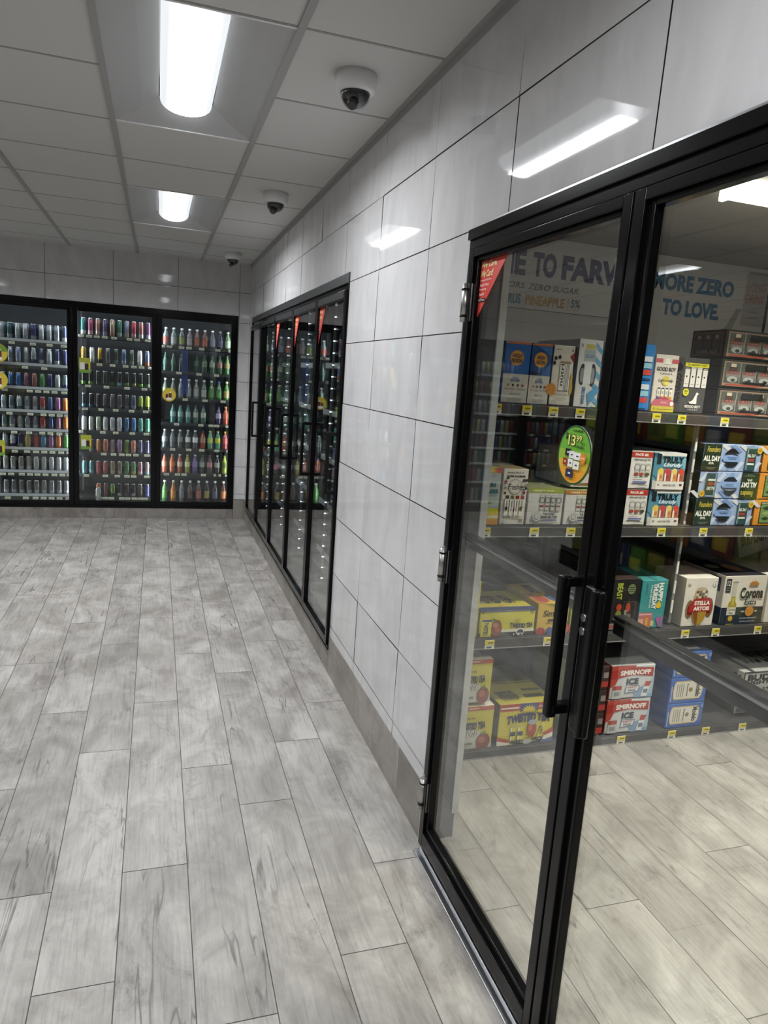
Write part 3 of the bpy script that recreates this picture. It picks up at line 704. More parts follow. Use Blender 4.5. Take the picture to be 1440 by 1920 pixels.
R2 = [[(nv, st), (st, sv), ('24545c', st), (sv, st), (sv, st), ('22286a', st), (sv, st), (sv, st), (st, sv), ('3d4670', 'b8b4b4')],
      [(sv, st), (sv, '8890b0'), (st, sv), ('6a74a0', st), (sv, st), (st, nv), ('39406a', sv), (sv, st), (nv, sv), (nv, '141a48')],
      [(bl,), (bl,), ('2f62a0',), (bl,), (pu,), (rb,), (gn,), (nv,), ('8f9a9c',), ('5b6b72', nv)],
      [('4a7480', st), (st, sv), ('456074', st), (sv, '2b5a5c'), ('6a7884', sv), ('77747f', sv), (rd, '7c7c80'), ('2d4f85',), (mg,), (og,)],
      [('2d5d66', st), ('4a6a78', st), ('566478', sv), (st, sv), ('6d7684', sv), ('746f84', sv), (rd, '8a6a60'), ('27467e',), ('8b5578',), ('c4641e',)],
      [(st, sv), (sv, st), (sv, nv), (nv, '5a6870'), ('948238',), ('a0292c',), ('2f6f9c',), ('8c4888',), ('c0621f',), ('3f9a3a',)],
      [(sv, '8c8c8a'), ('9a9a94', sv), ('8a8880', sv), ('777870', sv), ('90908c', 'b0b0ae'), ('8f9494', sv), ('a0a0a0', sv), ('9ca0a2', sv), ('a8a8a6', sv), ('98a2a8', sv)],
      [('6c6e6e', '8a8a88'), ('5e6062', sv), ('54585c', sv), ('5c5f62', sv), ('606264', sv), ('66686c', sv), ('6e6e70', sv), ('727474', sv), ('6a6c6e', sv), ('74767a', sv)]]
drinks(2, Z2, R2, .0265, [.158, .158, .138, .138, .138, .138, .142, .142], 'cccccccc')
tg = [.03, .27, .52, .72, .9]
shelf_unit(2, Z2, [[.05, .3, .55, .75, .92], [.08, .45, .68], [.06, .2, .5, .6, .7, .8, .92], [.05, .25, .5, .66, .76, .86, .95], [.05, .3, .48, .64, .74, .85, .96], [.1, .3, .45, .56, .66, .76, .87, .97], [.05, .15, .25, .38, .48, .57, .67, .78, .88, .97], [.06, .2, .42, .54, .64, .74, .84, .95]], RAIL, True)
R1 = [[('2f7a78', 'bcd0cc'), ('9a3f66', 'c89aa8'), ('9c6a62', 'c0a8a0'), ('5a4d78', '8c84a4'), ('a08a76', 'b06a58'), ('3f7f68', '8aa89a'), ('7f86a2', 'a0a48c'), ('b03048', 'b89098'), ('a05a58', 'b0b4b0'), ('6a3868', 'a8a0b8')],
      [('c89a20', '3a3226'), ('d4d4d2', 'b8b8b4'), ('d0a020', '2e2a20'), ('4a4c50', '6a6660'), ('3e4a44', '70807a'), ('41668a', '8a9aa8'), ('45604e', '80907c'), ('d0d0ce', 'a8a8a8'), ('586a94', 'c05a28')],
      [('1c2018', '5a9a30'), ('1a1c18', '68a038'), ('20301f', '3a4a40'), ('1e2a20', '304438'), ('16180f', '4a7a2c'), ('14201c', '6ab0b0'), ('161a14', '587c38'), ('181c16', '70843c'), ('1a2014', '5c9a2c'), ('15180f', '506c38')],
      [('1a2226', '3a6a7c'), ('15181c', '2a5a80'), ('202428', '3c4044'), ('4a4850', '3a3840'), ('5c5256', '6a6064'), ('504a56', '7a7078'), ('4c4c58', '70707c'), ('404a60', '6a7890'), ('8aa81e', '2c3a14'), ('90b020', '34441a')],
      [('bcc4c2', 'd4d6d4'), ('b4bcb4', 'c8ccc8'), ('a8b49c', 'c0c8bc'), ('b8bcb8', 'd0d0d0'), ('b4b6bc', 'c8cacc'), ('b0b4bc', 'ccced0'), ('3a6aa0', '4a7ab0'), ('3f6cb0', '5a86c0'), ('4f9a80', '6ab09a'), ('2f9a70', '5ab48c')],
      [None, ('5a3a62', '7a6a80'), ('c07a3c', 'b4643a'), ('b86038', 'c46c4a'), ('9a7a94', 'b090a8'), ('8c6a90', 'a484a4'), ('5a8a30', '7a9a4a'), ('c0684a', 'b88068'), ('4a4a78', '686890'), ('3f4070', '6c6c98')],
      [('3f8a8c', '70a8b0'), ('3c7c84', '6898a8'), ('a8404a', 'b4585a'), ('a84848', '9c4a48'), ('8a7a5c', 'b0a890'), ('80705a', 'a89c88'), ('3f8040', '5a9450'), ('4a8044', 'b4a040'), ('9a6470', 'c8b0b4'), ('8c7076', '7aa4a0')],
      [None, None, ('b85a28', '7a3028'), ('703440', '803a44'), ('5f8a2c', '3a4a20'), ('18191c', 'a8a8a8'), ('1a1b20', '4a4c52'), ('201a28', '9c90a8'), ('4a4038', '5a5248'), ('3c3c88', '50509a')]]
drinks(1, Z1, R1, .0255, [.172, .160, .150, .150, .150, .142, .142, .142], 'cccccccc')
shelf_unit(1, Z1, [[.06, .16, .26, .36, .48, .68, .78, .92], [.29, .46, .63, .74, .84, .96], [.14, .38, .65, .88], [.1, .31, .5, .71, .9], [.04, .33, .5, .72, .91], [.34, .47, .58, .67, .77, .92], [.11, .36, .52, .65, .74, .92], [.28, .36, .44, .58, .66, .75, .83, .9]], SHELFD, False)
cl, wl = '6e7a7c', 'b4b8b4'
R0 = [[(cl, 'b05a50', 'd8d8d8', 1), (cl, '9aa0a0', 'd8d8d8', 1), ('5c6a6e', '8a9a4a', 'd0d0d0', 1), ('787078', 'a0989a', 'd8d8d8', 1), ('806058', 'b06a48', 'd8d8d8', 1), ('7a5048', 'b05c40', 'd8d8d8', 1), ('4c5564', '8088a0', 'd0d0d0', 1), ('2f2a40', '605c78', '888890', 1), ('5a7a50', 'a8b89a', 'b8c8b0', 1)],
      [('1f4a40', '2f5a50', '2a3a34'), ('24503f', '346050', '2a3a34'), ('1a3028', '2c4238', '222c28'), None, ('244a44', '3c6a5a', '2a3a34'), ('2c5a3c', '6a8a6a', '3a4a3a'), ('2f5c44', '8a9a80', '3a4a3a'), ('2f6030', '9a6a58', '405a38'), ('3a7030', '8a7a4a', '405a38')],
      [('4a5a50', '7a8a60', 'd0d0c8', 1), ('4c5c50', '8a8a60', 'd0d0c8', 1), (cl, '7a8088', 'd8d8d8', 1), ('66727a', '8a9298', 'd8d8d8', 1), ('6a7878', '98a09a', 'e0e0e0', 1), ('55705f', 'a0a8a0', 'e0e0e0', 1), ('2f6a30', '4a8a3a', 'd8d8d0', 1), ('2f7030', '5a9a50', '3a5aa0', 1), ('3a7a28', 'a08a58', 'c0c8a0', 1)],
      [None, ('3a7a74', '88b0a8', '2a4a48'), ('3c807a', '80a8a4', '2a4a48'), ('407870', '90b0a8', '2a4a48'), ('4a6a5c', 'a0aaa0', '3a4a48'), ('3c6a58', 'a8b4a8', '3a4a48'), None, ('3a2a60', 'a89ac0', '2a3070'), ('a84028', 'b4583a', 'd89a60')],
      [('556064', '909a94', 'd8d8d8'), ('4c565c', '5a6468', 'd8d8d8'), ('4a5856', '7a8a80', 'd8d8d8'), ('48525a', 'd8d8d4', 'd8d8d8'), ('464e58', 'd4d4d2', 'd8d8d8'), ('a03a20', 'b08a70', '3a3a60'), ('4f9470', 'b0c050', '9ab060'), ('4a9070', 'c8c828', 'b8c070'), ('9c2c30', 'b84848', 'b0a040')],
      [('b85030', 'c88070', '3a3a70'), ('b85420', 'd07028', '8a7a60'), ('a84a34', 'd0a898', 'd8d8d8'), ('908a3c', 'c8c890', '9a9a60'), ('4a3a7a', '7868a8', 'b8b8d0'), ('2f3c38', '8a9a90', '4a5a50'), ('40282c', 'b06878', '7a4a50'), ('201c20', '9a9a94', 'b8b8b8'), ('8a9a20', '5a6a20', '7a9a40')],
      [('4a8a40', '5f9a48', 'e0e0d8', 1), ('b06020', 'c08028', 'e0dcd0', 1), ('70707c', '80808e', 'e8e8e8', 1), ('38201f', '5c4444', 'e0e0e0', 1), ('6a4a40', 'b06a60', 'e0e0e0', 1), ('1f1c18', '9a8a4a', 'e0e0e0', 1), ('20222a', '565c70', 'e0e0e0', 1), ('5a2c1c', 'c0703c', 'e4e4e4', 1)]]
DN[0] = 'right'
SN_full = SN; SN = ['top', 'second', 'third', 'fourth', 'fifth', 'sixth', 'bottom', 'bottom']
drinks(0, Z0, R0, .0285, [.190, .205, .205, .200, .200, .205, .225], 'bbbbbbb')
shelf_unit(0, Z0, [[.04, .13, .29, .39, .56, .78, .96], [.26, .53, .77], [.35, .62, .87], [.24, .57, .71, .79, .95], [.19, .41, .59, .80, .97], [.11, .26, .35, .62, .80, .83, .96], [.3, .6]], SHELFD, False)
linkobj('drink_can', can_mesh('b4b8b8', 'c4c8c8', .0265, .150), None, (-1.475, YB+.052, .155), label='single silver can standing in front at the bottom of the middle back cooler', cat='can')
m = MB()
for k in range(4): m.box((-.667+k*.017, YB+.105, 1.30), (-.657+k*.017, YB+.109, 1.77), mat('blue_rod', '27458a', .3))
m.build('divider', label='blue upright dividers between bottles in the right back cooler', cat='divider')
# the same cooler goes on to the left of the photo (seen in the door glass): drinks there in one mass each
for dd in (3, 4, 5):
    shelf_unit(dd, Z2, [[.2, .5, .8]], RAIL if dd == 3 else SHELFD, False)
    st_ = MB(); x1, x0 = BX[dd]-.052, BX[dd+1]+.050
    rr = random.Random(dd)
    for z in Z2:
        for j in range(11):
            h = rr.choice(['9aa3ab', '7f8d9c', '8d8d8a', '2d5fa8', 'a02a30', '3f8a45', '1d2560', 'c4b060', '8a3a48', 'b0b4b8'])
            st_.lathe([(.024, 0), (.0265, .012), (.0265, .135), (.021, .15), (.02, .155)], canmat(h), c=(x0+(x1-x0)*(j+.5)/11, YB+.135, z), n=10)
    st_.build('drink_cans', label='mass of mixed drink cans behind the %s back cooler door from the corner' % ordw[dd], cat='cans', kind='stuff')

# ================================================================ SHELVING IN THE WALK-IN COOLER
YS = 2.55
def price_tag(parent, x, z):
    t = MB(); t.box((x-.022, YS-.0045, z-.020), (x+.022, YS-.0025, z+.020), ink('e9e7da')); o = t.build('price_tag', parent)
    F = Face((x-.022, YS-.0046, z-.020), (.044, 0, 0), (0, 0, .040), (0, -1, 0)); F.rect(.02, .48, .98, .98, 'd9c933'); F.rect(.3, .62, .85, .78, '7a7020'); F.rect(.18, .12, .72, .26, '2a2a28'); F.rect(.1, .34, .9, .40, 'a8a69c')
    F.done(o, 'printed_design'); return o
def steel_shelving(x0, x1, label, tags, dk):
    o = empty('steel_shelving', ((x0+x1)/2, 2.88, 0), label=label, cat='shelves', kind='thing'); inv = Matrix.Translation((-(x0+x1)/2, -2.88, 0))
    for zt, tg_ in zip((1.545, 1.045, .558, .042), tags):
        m = MB(); m.box((x0, YS+.004, zt-.030), (x1, 3.16, zt), SHELF); m.box((x0, YS, zt-.046 if zt > .1 else .0), (x1, YS+.012, zt-.004), SHELF, .002)
        m.box((x0, YS-.002, zt-.047 if zt > .1 else .001), (x1, YS+.004, zt-.043 if zt > .1 else .005), SHELFE)
        s = m.build('shelf', o); s.matrix_parent_inverse = inv
        for x in tg_: price_tag(s, x, zt-.026 if zt > .1 else .022)
    m = MB()
    m.box((x0, 3.14, 0), (x1, 3.165, 1.60), dk); s = m.build('back_panel', o); s.matrix_parent_inverse = inv
    for x in (x0+.012, x1-.012):
        m = MB(); m.box((x-.012, 3.10, 0), (x+.012, 3.145, 1.72), SHELFE)
        s = m.build('upright', o); s.matrix_parent_inverse = inv
    return o
DKP = mat('shelf_back_dark', (.07,.07,.072), .5)
steel_shelving(.335, .985, 'dark steel shelving of boxed drinks behind the left walk-in door', [[.365, .50, .62, .745], [.37, .593, .768], [.44, .72], []], DKP)
sh2 = steel_shelving(1.0, 2.75, 'wide dark steel shelving of beer boxes behind the right walk-in door', [[1.121, 1.252, 1.483], [1.231, 1.46, 1.721], [1.235, 1.448, 1.624, 1.877], [1.174, 1.461, 1.662, 1.888]], DKP)
m = MB()
m.box((1.388, 2.60, .57), (1.402, 2.62, 1.50), SHELFE)
for k in range(9): m.box((1.390, 2.597, .62+k*.095), (1.400, 2.601, .68+k*.095), mat('dash_pale', (.8,.8,.78), .4))  # pale dashes up the post
o = m.build('dashed_post', sh2); o.matrix_parent_inverse = Matrix.Translation((-(1.0+2.75)/2, -2.88, 0))

# ---- cartons
def carton(name, label, cat, x0, x1, z0, z1, body, depth=.30, y=2.568, side=None, top=None, group=None, bev=.003):
    m = MB(); B = ink(body); m.box((x0, y, z0), (x1, y+depth, z1), B, bev)
    m.bm.faces.ensure_lookup_table()
    for f_ in m.bm.faces:
        n = f_.normal if f_.normal.length else None
        f_.normal_update(); n = f_.normal
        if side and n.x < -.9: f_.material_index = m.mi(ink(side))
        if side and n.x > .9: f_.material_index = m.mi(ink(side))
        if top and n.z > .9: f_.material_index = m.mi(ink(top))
    o = m.build(name, None, label=label, cat=cat, group=group)
    return o, Face((x0, y-.0002, z0), (x1-x0, 0, 0), (0, 0, z1-z0), (0, -1, 0)), Face((x0-.0002, y+depth, z0), (0, -depth, 0), (0, 0, z1-z0), (-1, 0, 0)), Face((x0, y, z1+.0002), (x1-x0, 0, 0), (0, depth, 0), (0, 0, 1))
def fin(o, *fs):
    for k, f_ in enumerate(fs):
        f_.done(o, ('printed_design', 'side_print', 'top_print')[k], ('lettering', 'side_lettering', 'top_lettering')[k])
# top shelf, left bay
for (x0, x1, c1, lab, wv) in ((.390, .503, '2f68b4', 'blue and white seltzer box with orange sun circle, left one of the pair', 0), (.507, .598, '27508f', 'blue and white seltzer box with orange sun circle, beside the cream vodka box', 1)):
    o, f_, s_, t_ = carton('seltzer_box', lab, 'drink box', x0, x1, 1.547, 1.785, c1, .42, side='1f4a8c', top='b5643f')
    f_.rect(0, 0, 1, .47, 'd3d3cd'); f_.poly([(.0, .98), (.9, 1), (1, .99), (1, .96), (.4, .955), (0, .96)], 'c9764a')
    if wv: f_.poly([(.3, .95), (1, .80), (1, .95)], '3f74b8'); f_.poly([(0, .55), (1, .47), (0, .47)], '1d3358'); f_.poly([(.5, .47), (1, .7), (1, .47)], '3867a8')
    f_.circ(.47, .73, .125, 'd9982f'); f_.text('HIGH', .30, .735, .66, .80, '27374e', .04); f_.text('NOON', .27, .655, .68, .72, '27374e', .04)
    f_.text('VODKA', .35, .39, .62, .425, '3c5f9a', .03); f_.text('SELTZER', .30, .345, .67, .38, '3c5f9a', .03)
    for q in range(4): f_.circ(.22+.19*q, .285, .022, ('c08a3a', '5a4a38', '3a5a3a', 'a84a3a')[q])
    f_.text('Real Vodka + Real Juice', .10, .205, .92, .235, '5a5f68', .01); f_.text('VARIETY PACK', .30, .125, .72, .155, '8a8d92', .02); f_.rect(.2, .06, .8, .068, 'a8a8a4'); f_.rect(.25, .035, .75, .042, 'a8a8a4')
    fin(o, f_)
o, f_, s_, t_ = carton('seltzer_box', 'cream vodka seltzer box with a striped can and fruit drawings', 'drink box', .606, .702, 1.547, 1.786, 'd9d5ca', .36, side='8a8984', top='6f706c')
f_.text('8', .86, .90, .93, .945, '3a3a38', .01); f_.rect(.12, .925, .36, .932, '55544f'); f_.poly([(.78, .82), (1, .9), (1, .72)], '8c2c26')
for q in ((.12, .78), (.07, .70), (.30, .80)): f_.ell(*q, .07, .035, '2c2a2c')
f_.circ(.03, .26, .10, 'c98a3a'); f_.ell(.97, .30, .07, .12, 'b8a23a'); f_.ell(.95, .47, .05, .07, 'c9b25a')
f_.rect(.36, .25, .86, .72, 'eceae2'); f_.rect(.36, .70, .86, .735, '9c8468')
f_.rect(.36, .245, .86, .25, '2d2d2d'); f_.text('nütrl', .38, .33, .55, .69, '26262a', .01, rot=3)
for q in range(4): f_.rect(.60+q*.06, .25, .615+q*.06, .70, '2a2a2c')
f_.text('Vodka Seltzer Variety', .14, .165, .84, .20, '34332f', .01); f_.rect(.2, .11, .8, .117, '8a887f'); f_.rect(.1, .06, .3, .065, '8a887f'); fin(o, f_)
o, f_, s_, t_ = carton('seltzer_box', 'white and light blue striped drink box with a silver can picture', 'drink box', .720, .832, 1.547, 1.818, 'd5d8da', .34, side='8e9194', top='9a9c9c')
for q in range(6): f_.poly([(.66, .98-q*.19), (1, .86-q*.19), (1, .78-q*.19), (.66, .90-q*.19)], '6ea6cc')
f_.rect(.0, .0, .68, 1, 'd8dadb'); f_.rect(.26, .86, .66, .93, 'b9b04a'); f_.rect(.22, .68, .70, .85, 'a9b3b8'); f_.text('SELTZER', .28, .73, .66, .78, '5a7fae', .02)
f_.ell(.22, .48, .13, .16, '3a3c40'); f_.ell(.66, .48, .13, .17, '3a3c40'); f_.rect(.28, .34, .60, .66, 'dfe3e6'); f_.ell(.21, .47, .08, .11, '8e979c'); f_.ell(.66, .47, .08, .12, '8e979c')
f_.text('ZERO SUGAR', .28, .04, .42, .30, '3f78b0', .03, rot=1); f_.text('5%', .06, .88, .16, .93, '555555'); f_.poly([(.5, .2), (.9, .33), (.95, .22), (.6, .02)], '5f9fcb'); fin(o, f_)
o, f_, s_, t_ = carton('seltzer_box', 'pale silver box half hidden by the meeting stile of the doors', 'drink box', .842, .965, 1.547, 1.815, 'c6c9cb', .34, side='9a9c9e'); f_.rect(.1, .1, .9, .3, 'aab0b4'); fin(o, f_)
# top shelf, right bay
o, f_, s_, t_ = carton('seltzer_box', 'bright blue drink box with two rows of printed cans', 'drink box', .985, 1.088, 1.547, 1.822, '2f7fc4', .32, side='2a6aa8')
for q in (0, 1):
    for k, cc in enumerate(('c4483f', '8fc0d2', 'cfd8dc')): f_.rect(.3, .12+q*.42+k*.10, .9, .20+q*.42+k*.10, cc); f_.rect(.3, .12+q*.42+k*.10, .42, .20+q*.42+k*.10, 'e8e8e8')
f_.rect(.3, .46, .9, .49, '1a3a6a'); f_.rect(.3, .02, .85, .035, '14284a'); fin(o, f_)
o, f_, s_, t_ = carton('cocktail_box', 'cream and pink vodka lemonade box with a lemon slice', 'drink box', 1.098, 1.213, 1.547, 1.786, 'd9d2c6', .26, side='cfc8bc', top='cfc6ba')
f_.rect(0, .86, .30, .93, 'c05560'); f_.rect(.70, .86, 1, .93, 'c05560'); f_.poly([(.36, .84), (.64, .84), (.58, .94), (.42, .94)], 'efeae0'); f_.text('GOOD BOY', .06, .715, .92, .785, '2c2a2a', .03); f_.text('VODKA', .22, .655, .78, .69, '6b6763', .02, sp=1.6)
f_.circ(.52, .545, .085, 'd4c03a'); f_.ell(.58, .53, .12, .055, 'e3d870'); f_.text('Lemonade', .20, .53, .84, .585, '3a3a30', .02, .3)
for k in range(4): f_.rect(.20+k*.17, .25, .33+k*.17, .435-.01*abs(k-1.5), 'eae6dc'); f_.rect(.20+k*.17, .40, .33+k*.17, .425, '3a3a3c'); f_.rect(.23+k*.17, .31, .30+k*.17, .36, 'b0aaa0'); f_.circ(.26+k*.17, .245, .035, ('4a3a80', 'c0385a', 'b8384a', 'd88a2a')[k]); f_.circ(.28+k*.17, .27, .016, 'd8b83a')
f_.poly([(0, .10), (0, .16), (.10, .22), (.90, .22), (1, .15), (1, .10)], 'c0606c'); f_.rect(0, 0, 1, .10, 'c9b83a'); f_.text('8', .10, .03, .15, .075, '4a451c', .02); f_.text('VARIETY PACK', .38, .15, .66, .18, 'f0d8d4', .02); f_.rect(.25, .04, .92, .05, '8a8030'); f_.circ(.88, .15, .04, 'efe9df'); fin(o, f_)
o, f_, s_, t_ = carton('cocktail_box', 'dark grey vodka box with yellow band and white dog', 'drink box', 1.250, 1.374, 1.549, 1.784, '4a4947', .26, side='8f8e8b', top='4a4a48')
f_.rect(0, .835, 1, .905, 'd8d42e'); f_.text('TEA, LEMONADE + VODKA', .08, .853, .92, .888, '3a3a14', .03)
for k in range(4): f_.rect(.02+k*.245, .47-.0*k, .22+k*.245, .81+(.02 if k in (1, 2) else -.02), 'e3e0d8'); f_.rect(.04+k*.245, .80, .20+k*.245, .815, 'b8b4aa'); f_.circ(.10+k*.245, .66, .018, '33332f'); f_.rect(.06+k*.245, .52, .18+k*.245, .53, '9a978e')
f_.circ(.14, .375, .068, 'd8d42e'); f_.text('99', .07, .375, .21, .41, '34340f', .03); f_.text('CAL', .08, .345, .20, .365, '34340f', .02)
f_.poly([(.34, .185), (.30, .225), (.35, .20), (.47, .24), (.58, .36), (.60, .385), (.66, .37), (.70, .355), (.64, .335), (.63, .29), (.645, .17), (.36, .17)], 'ece9e2')
f_.text('GOOD BOY', .16, .095, .84, .145, 'efece4', .03); f_.text('VODKA', .30, .05, .72, .08, 'd0cdc4', .02, sp=1.5)
s_.poly([(.80, .80), (.86, .92), (.93, .86), (.96, .84), (.92, .76), (.82, .74)], '2c2a29'); s_.text('GOOD BOY', .76, .16, .96, .70, '4a4846', .03, rot=1); fin(o, f_, s_)
for k, (z0, z1, lab) in enumerate(((1.547, 1.666, 'dark green box with four windowed bottles, bottom of the stack of three'), (1.671, 1.792, 'dark green box with four windowed bottles, middle of the stack of three'), (1.797, 1.918, 'dark green box with four windowed bottles, top of the stack of three'))):
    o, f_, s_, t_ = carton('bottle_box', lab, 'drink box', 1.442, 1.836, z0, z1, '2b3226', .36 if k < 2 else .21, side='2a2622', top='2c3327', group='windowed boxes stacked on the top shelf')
    f_.rect(.03, .06, .94, .93, 'a88470'); f_.rect(.04, .16, .93, .90, '6e726c')
    for j in range(4):
        u = .05+j*.222; f_.rect(u, .17, u+.205, .89, '54584f'); f_.rect(u+.075, .74, u+.145, .86, 'c8b8a4'); f_.rect(u+.055, .55, u+.165, .74, '4a3a30'); f_.rect(u+.02, .36, u+.20, .58, '84807a'); f_.text('BOLD', u+.03, .48, u+.19, .60, '8f3528', .03); f_.ell(u+.11, .30, .075, .11, 'a8aca8'); f_.ell(u+.12, .27, .03, .06, '3f423e')
        f_.rect(u+.203, .17, u+.212, .89, '9a9c94')
    f_.rect(.32, .66, .62, .86, '1c1d1a'); f_.poly([(.30, .28), (.34, .20), (.48, .14), (.62, .20), (.66, .30), (.58, .25), (.48, .23), (.38, .25)], '151515'); f_.rect(.05, .075, .55, .135, '9c4a34')
    f_.ell(.88, .16, .085, .19, 'c4bfae'); f_.text('SMALL', .825, .16, .935, .25, '4a4840', .03); f_.text('BATCH', .825, .08, .935, .14, '6a675c', .02)
    if k == 2:
        s_.rect(.06, .08, .92, .92, '6e4c3e'); s_.rect(.10, .14, .88, .86, '3a302a')
        for j in range(3): s_.rect(.13+j*.26, .30, .33+j*.26, .84, '51463d'); s_.rect(.19+j*.26, .68, .27+j*.26, .80, 'a89484')
        s_.text('DARK ALE', .2, .15, .8, .28, '8a847a', .02)
    fin(o, f_, s_)
# second shelf, left bay
o, f_, s_, t_ = carton('tea_box', 'tall pale blue and yellow cocktail box at the left end of the second shelf', 'drink box', .345, .428, 1.047, 1.281, 'aeb9b8', .30, top='c9bf8a')
f_.rect(0, .92, .42, 1, 'c9b637'); f_.rect(.42, .92, .70, 1, 'c9a536'); f_.rect(.70, .92, 1, 1, 'c05548'); f_.rect(.1, .865, .8, .872, '7a8480')
f_.text('SUN', .16, .665, .72, .745, '1f5f6a', .05); f_.text('CRUISER', .02, .555, .94, .63, '1f5f6a', .05); f_.text('Iced Tea & Vodka', .12, .505, .86, .53, '4a6a6c', .01); f_.rect(.1, .385, .62, .415, 'a3ab2c')
f_.poly([(0, .08), (0, .22), (.3, .29), (.95, .29), (1, .24), (1, .10)], 'c3c22f'); f_.poly([(0, .10), (.4, .16), (1, .13), (1, .22), (.5, .20), (0, .22)], 'd8b43a'); f_.poly([(.3, .12), (.6, .17), (1, .16), (1, .12)], 'dcd9c8'); f_.rect(0, 0, 1, .10, 'cf8f33'); fin(o, f_)
o, f_, s_, t_ = carton('cocktail_box', 'white vodka cocktail box with red leaves and a round script emblem', 'drink box', .438, .551, 1.047, 1.281, 'dcd8cf', .30, side='cfcbc2', top='a8946c')
f_.text('Variety Pack of', .14, .91, .82, .945, '35332f', .02, .25); f_.text('Vodka Cocktails', .12, .85, .88, .89, '2c2a28', .04)
f_.circ(.50, .68, .135, '8d8a82'); f_.circ(.50, .68, .126, 'dcd8cf'); f_.circ(.50, .68, .112, 'b3b0a6'); f_.circ(.50, .68, .104, 'dfdbd2'); f_.text('Freshie', .20, .63, .80, .735, '35332f', .01, .35)
def star(F, u, v, r, c): F.poly([(u+(r if k % 2 == 0 else r*.45)*math.cos(math.pi*k/5+.3)/F.ar, v+(r if k % 2 == 0 else r*.45)*math.sin(math.pi*k/5+.3)) for k in range(10)], c)
for u, v, r, c_ in ((.10, .76, .05, '8c2f2a'), (.88, .58, .045, '8c2f2a'), (.55, .27, .06, '8c2f2a')): star(f_, u, v, r, c_)
for u, v in ((.83, .80), (.93, .80), (.10, .57), (.93, .66), (.17, .84)): f_.circ(u, v, .026, '35332f')
for u, v in ((.09, .655), (.92, .72), (.85, .66)): f_.circ(u, v, .026, '2c2a28'); f_.circ(u, v, .016, 'cfcbc2')
for k in range(4): f_.can(.20+k*.20, .335, .155, .33, 'e6e2d8', None, 'b9b6ac'); f_.rect(.13+k*.20, .47, .27+k*.20, .53, ('35332f', '66703a', '8c2f2a', '9a4a3a')[k]); f_.text('Freshie', .165+k*.20, .26, .225+k*.20, .44, '35332f', .01, rot=3)
star(f_, .18, .30, .045, '2c2a28'); star(f_, .76, .30, .05, '55602c')
f_.text('D G O', .08, .125, .38, .165, '35332f', .03); f_.circ(.10, .05, .03, '35332f'); f_.circ(.10, .05, .02, 'dcd8cf'); f_.rect(.70, .045, .88, .12, 'c9c5bb')
for q in range(6): f_.rect(.71+q*.03, .05, .722+q*.03, .115, '3a3835')
fin(o, f_)
def hard_seltzer(lab, x0, x1, z0, z1, band, group=None):
    o, f_, s_, t_ = carton('seltzer_box', lab, 'drink box', x0, x1, z0, z1, 'cfcfcc', .36, side='b9b9b6', top='8f9470', group=group)
    f_.rect(0, .88, 1, 1, band); f_.text('VARIETY PACK', .12, .915, .72, .965, 'e4e6cc', .03)
    for k in range(4): u = .33+k*.155; f_.rect(u, .40, u+.13, .83, '9c9c9a'); f_.rect(u+.012, .41, u+.118, .82, 'c2c2bf'); f_.circ(u+.065, .68, .085, '6a6a6c'); f_.circ(u+.065, .68, .06, 'b9b9b8'); f_.rect(u+.012, .50, u+.118, .545, ('8c3a38', '9a4a50', '7a8070', '8a6a6a')[k])
    f_.rect(.0, .385, 1, .39, 'b0b0ae'); f_.circ(.27, .235, .135, '9a9a9a'); f_.circ(.27, .235, .118, 'cfcfcc'); f_.circ(.27, .235, .09, '77777a'); f_.circ(.275, .24, .07, 'b9b9b9')
    f_.text('THE ICONIC', .44, .275, .78, .345, '2c2c34', .05); f_.text('HARD SELTZER', .39, .185, .86, .26, '2c2c34', .05); f_.rect(.40, .125, .84, .16, '5a5a8c'); f_.text('SPARKLING VARIETY FLAVORS', .25, .06, .88, .09, '66666c', .01); f_.circ(.12, .06, .045, '4a4a4c'); f_.circ(.12, .06, .032, 'b5b5b2')
    fin(o, f_)
hard_seltzer('white hard seltzer box with a green band, next to the vodka cocktail box', .561, .727, 1.047, 1.202, '9aa53a')
hard_seltzer('white hard seltzer box with an orange band, under the price oval', .737, .905, 1.047, 1.197, 'b8762f')
o, f_, s_, t_ = carton('seltzer_box', 'white and red box lying on top behind the price oval', 'drink box', .775, .955, 1.205, 1.365, 'd2cfca', .30, y=2.60, side='b8b4ae'); f_.rect(0, .80, 1, .97, 'c2b6aa'); f_.rect(0, .38, 1, .80, '9c3a34'); f_.rect(.1, .06, .7, .12, '8c5a3a'); fin(o, f_)
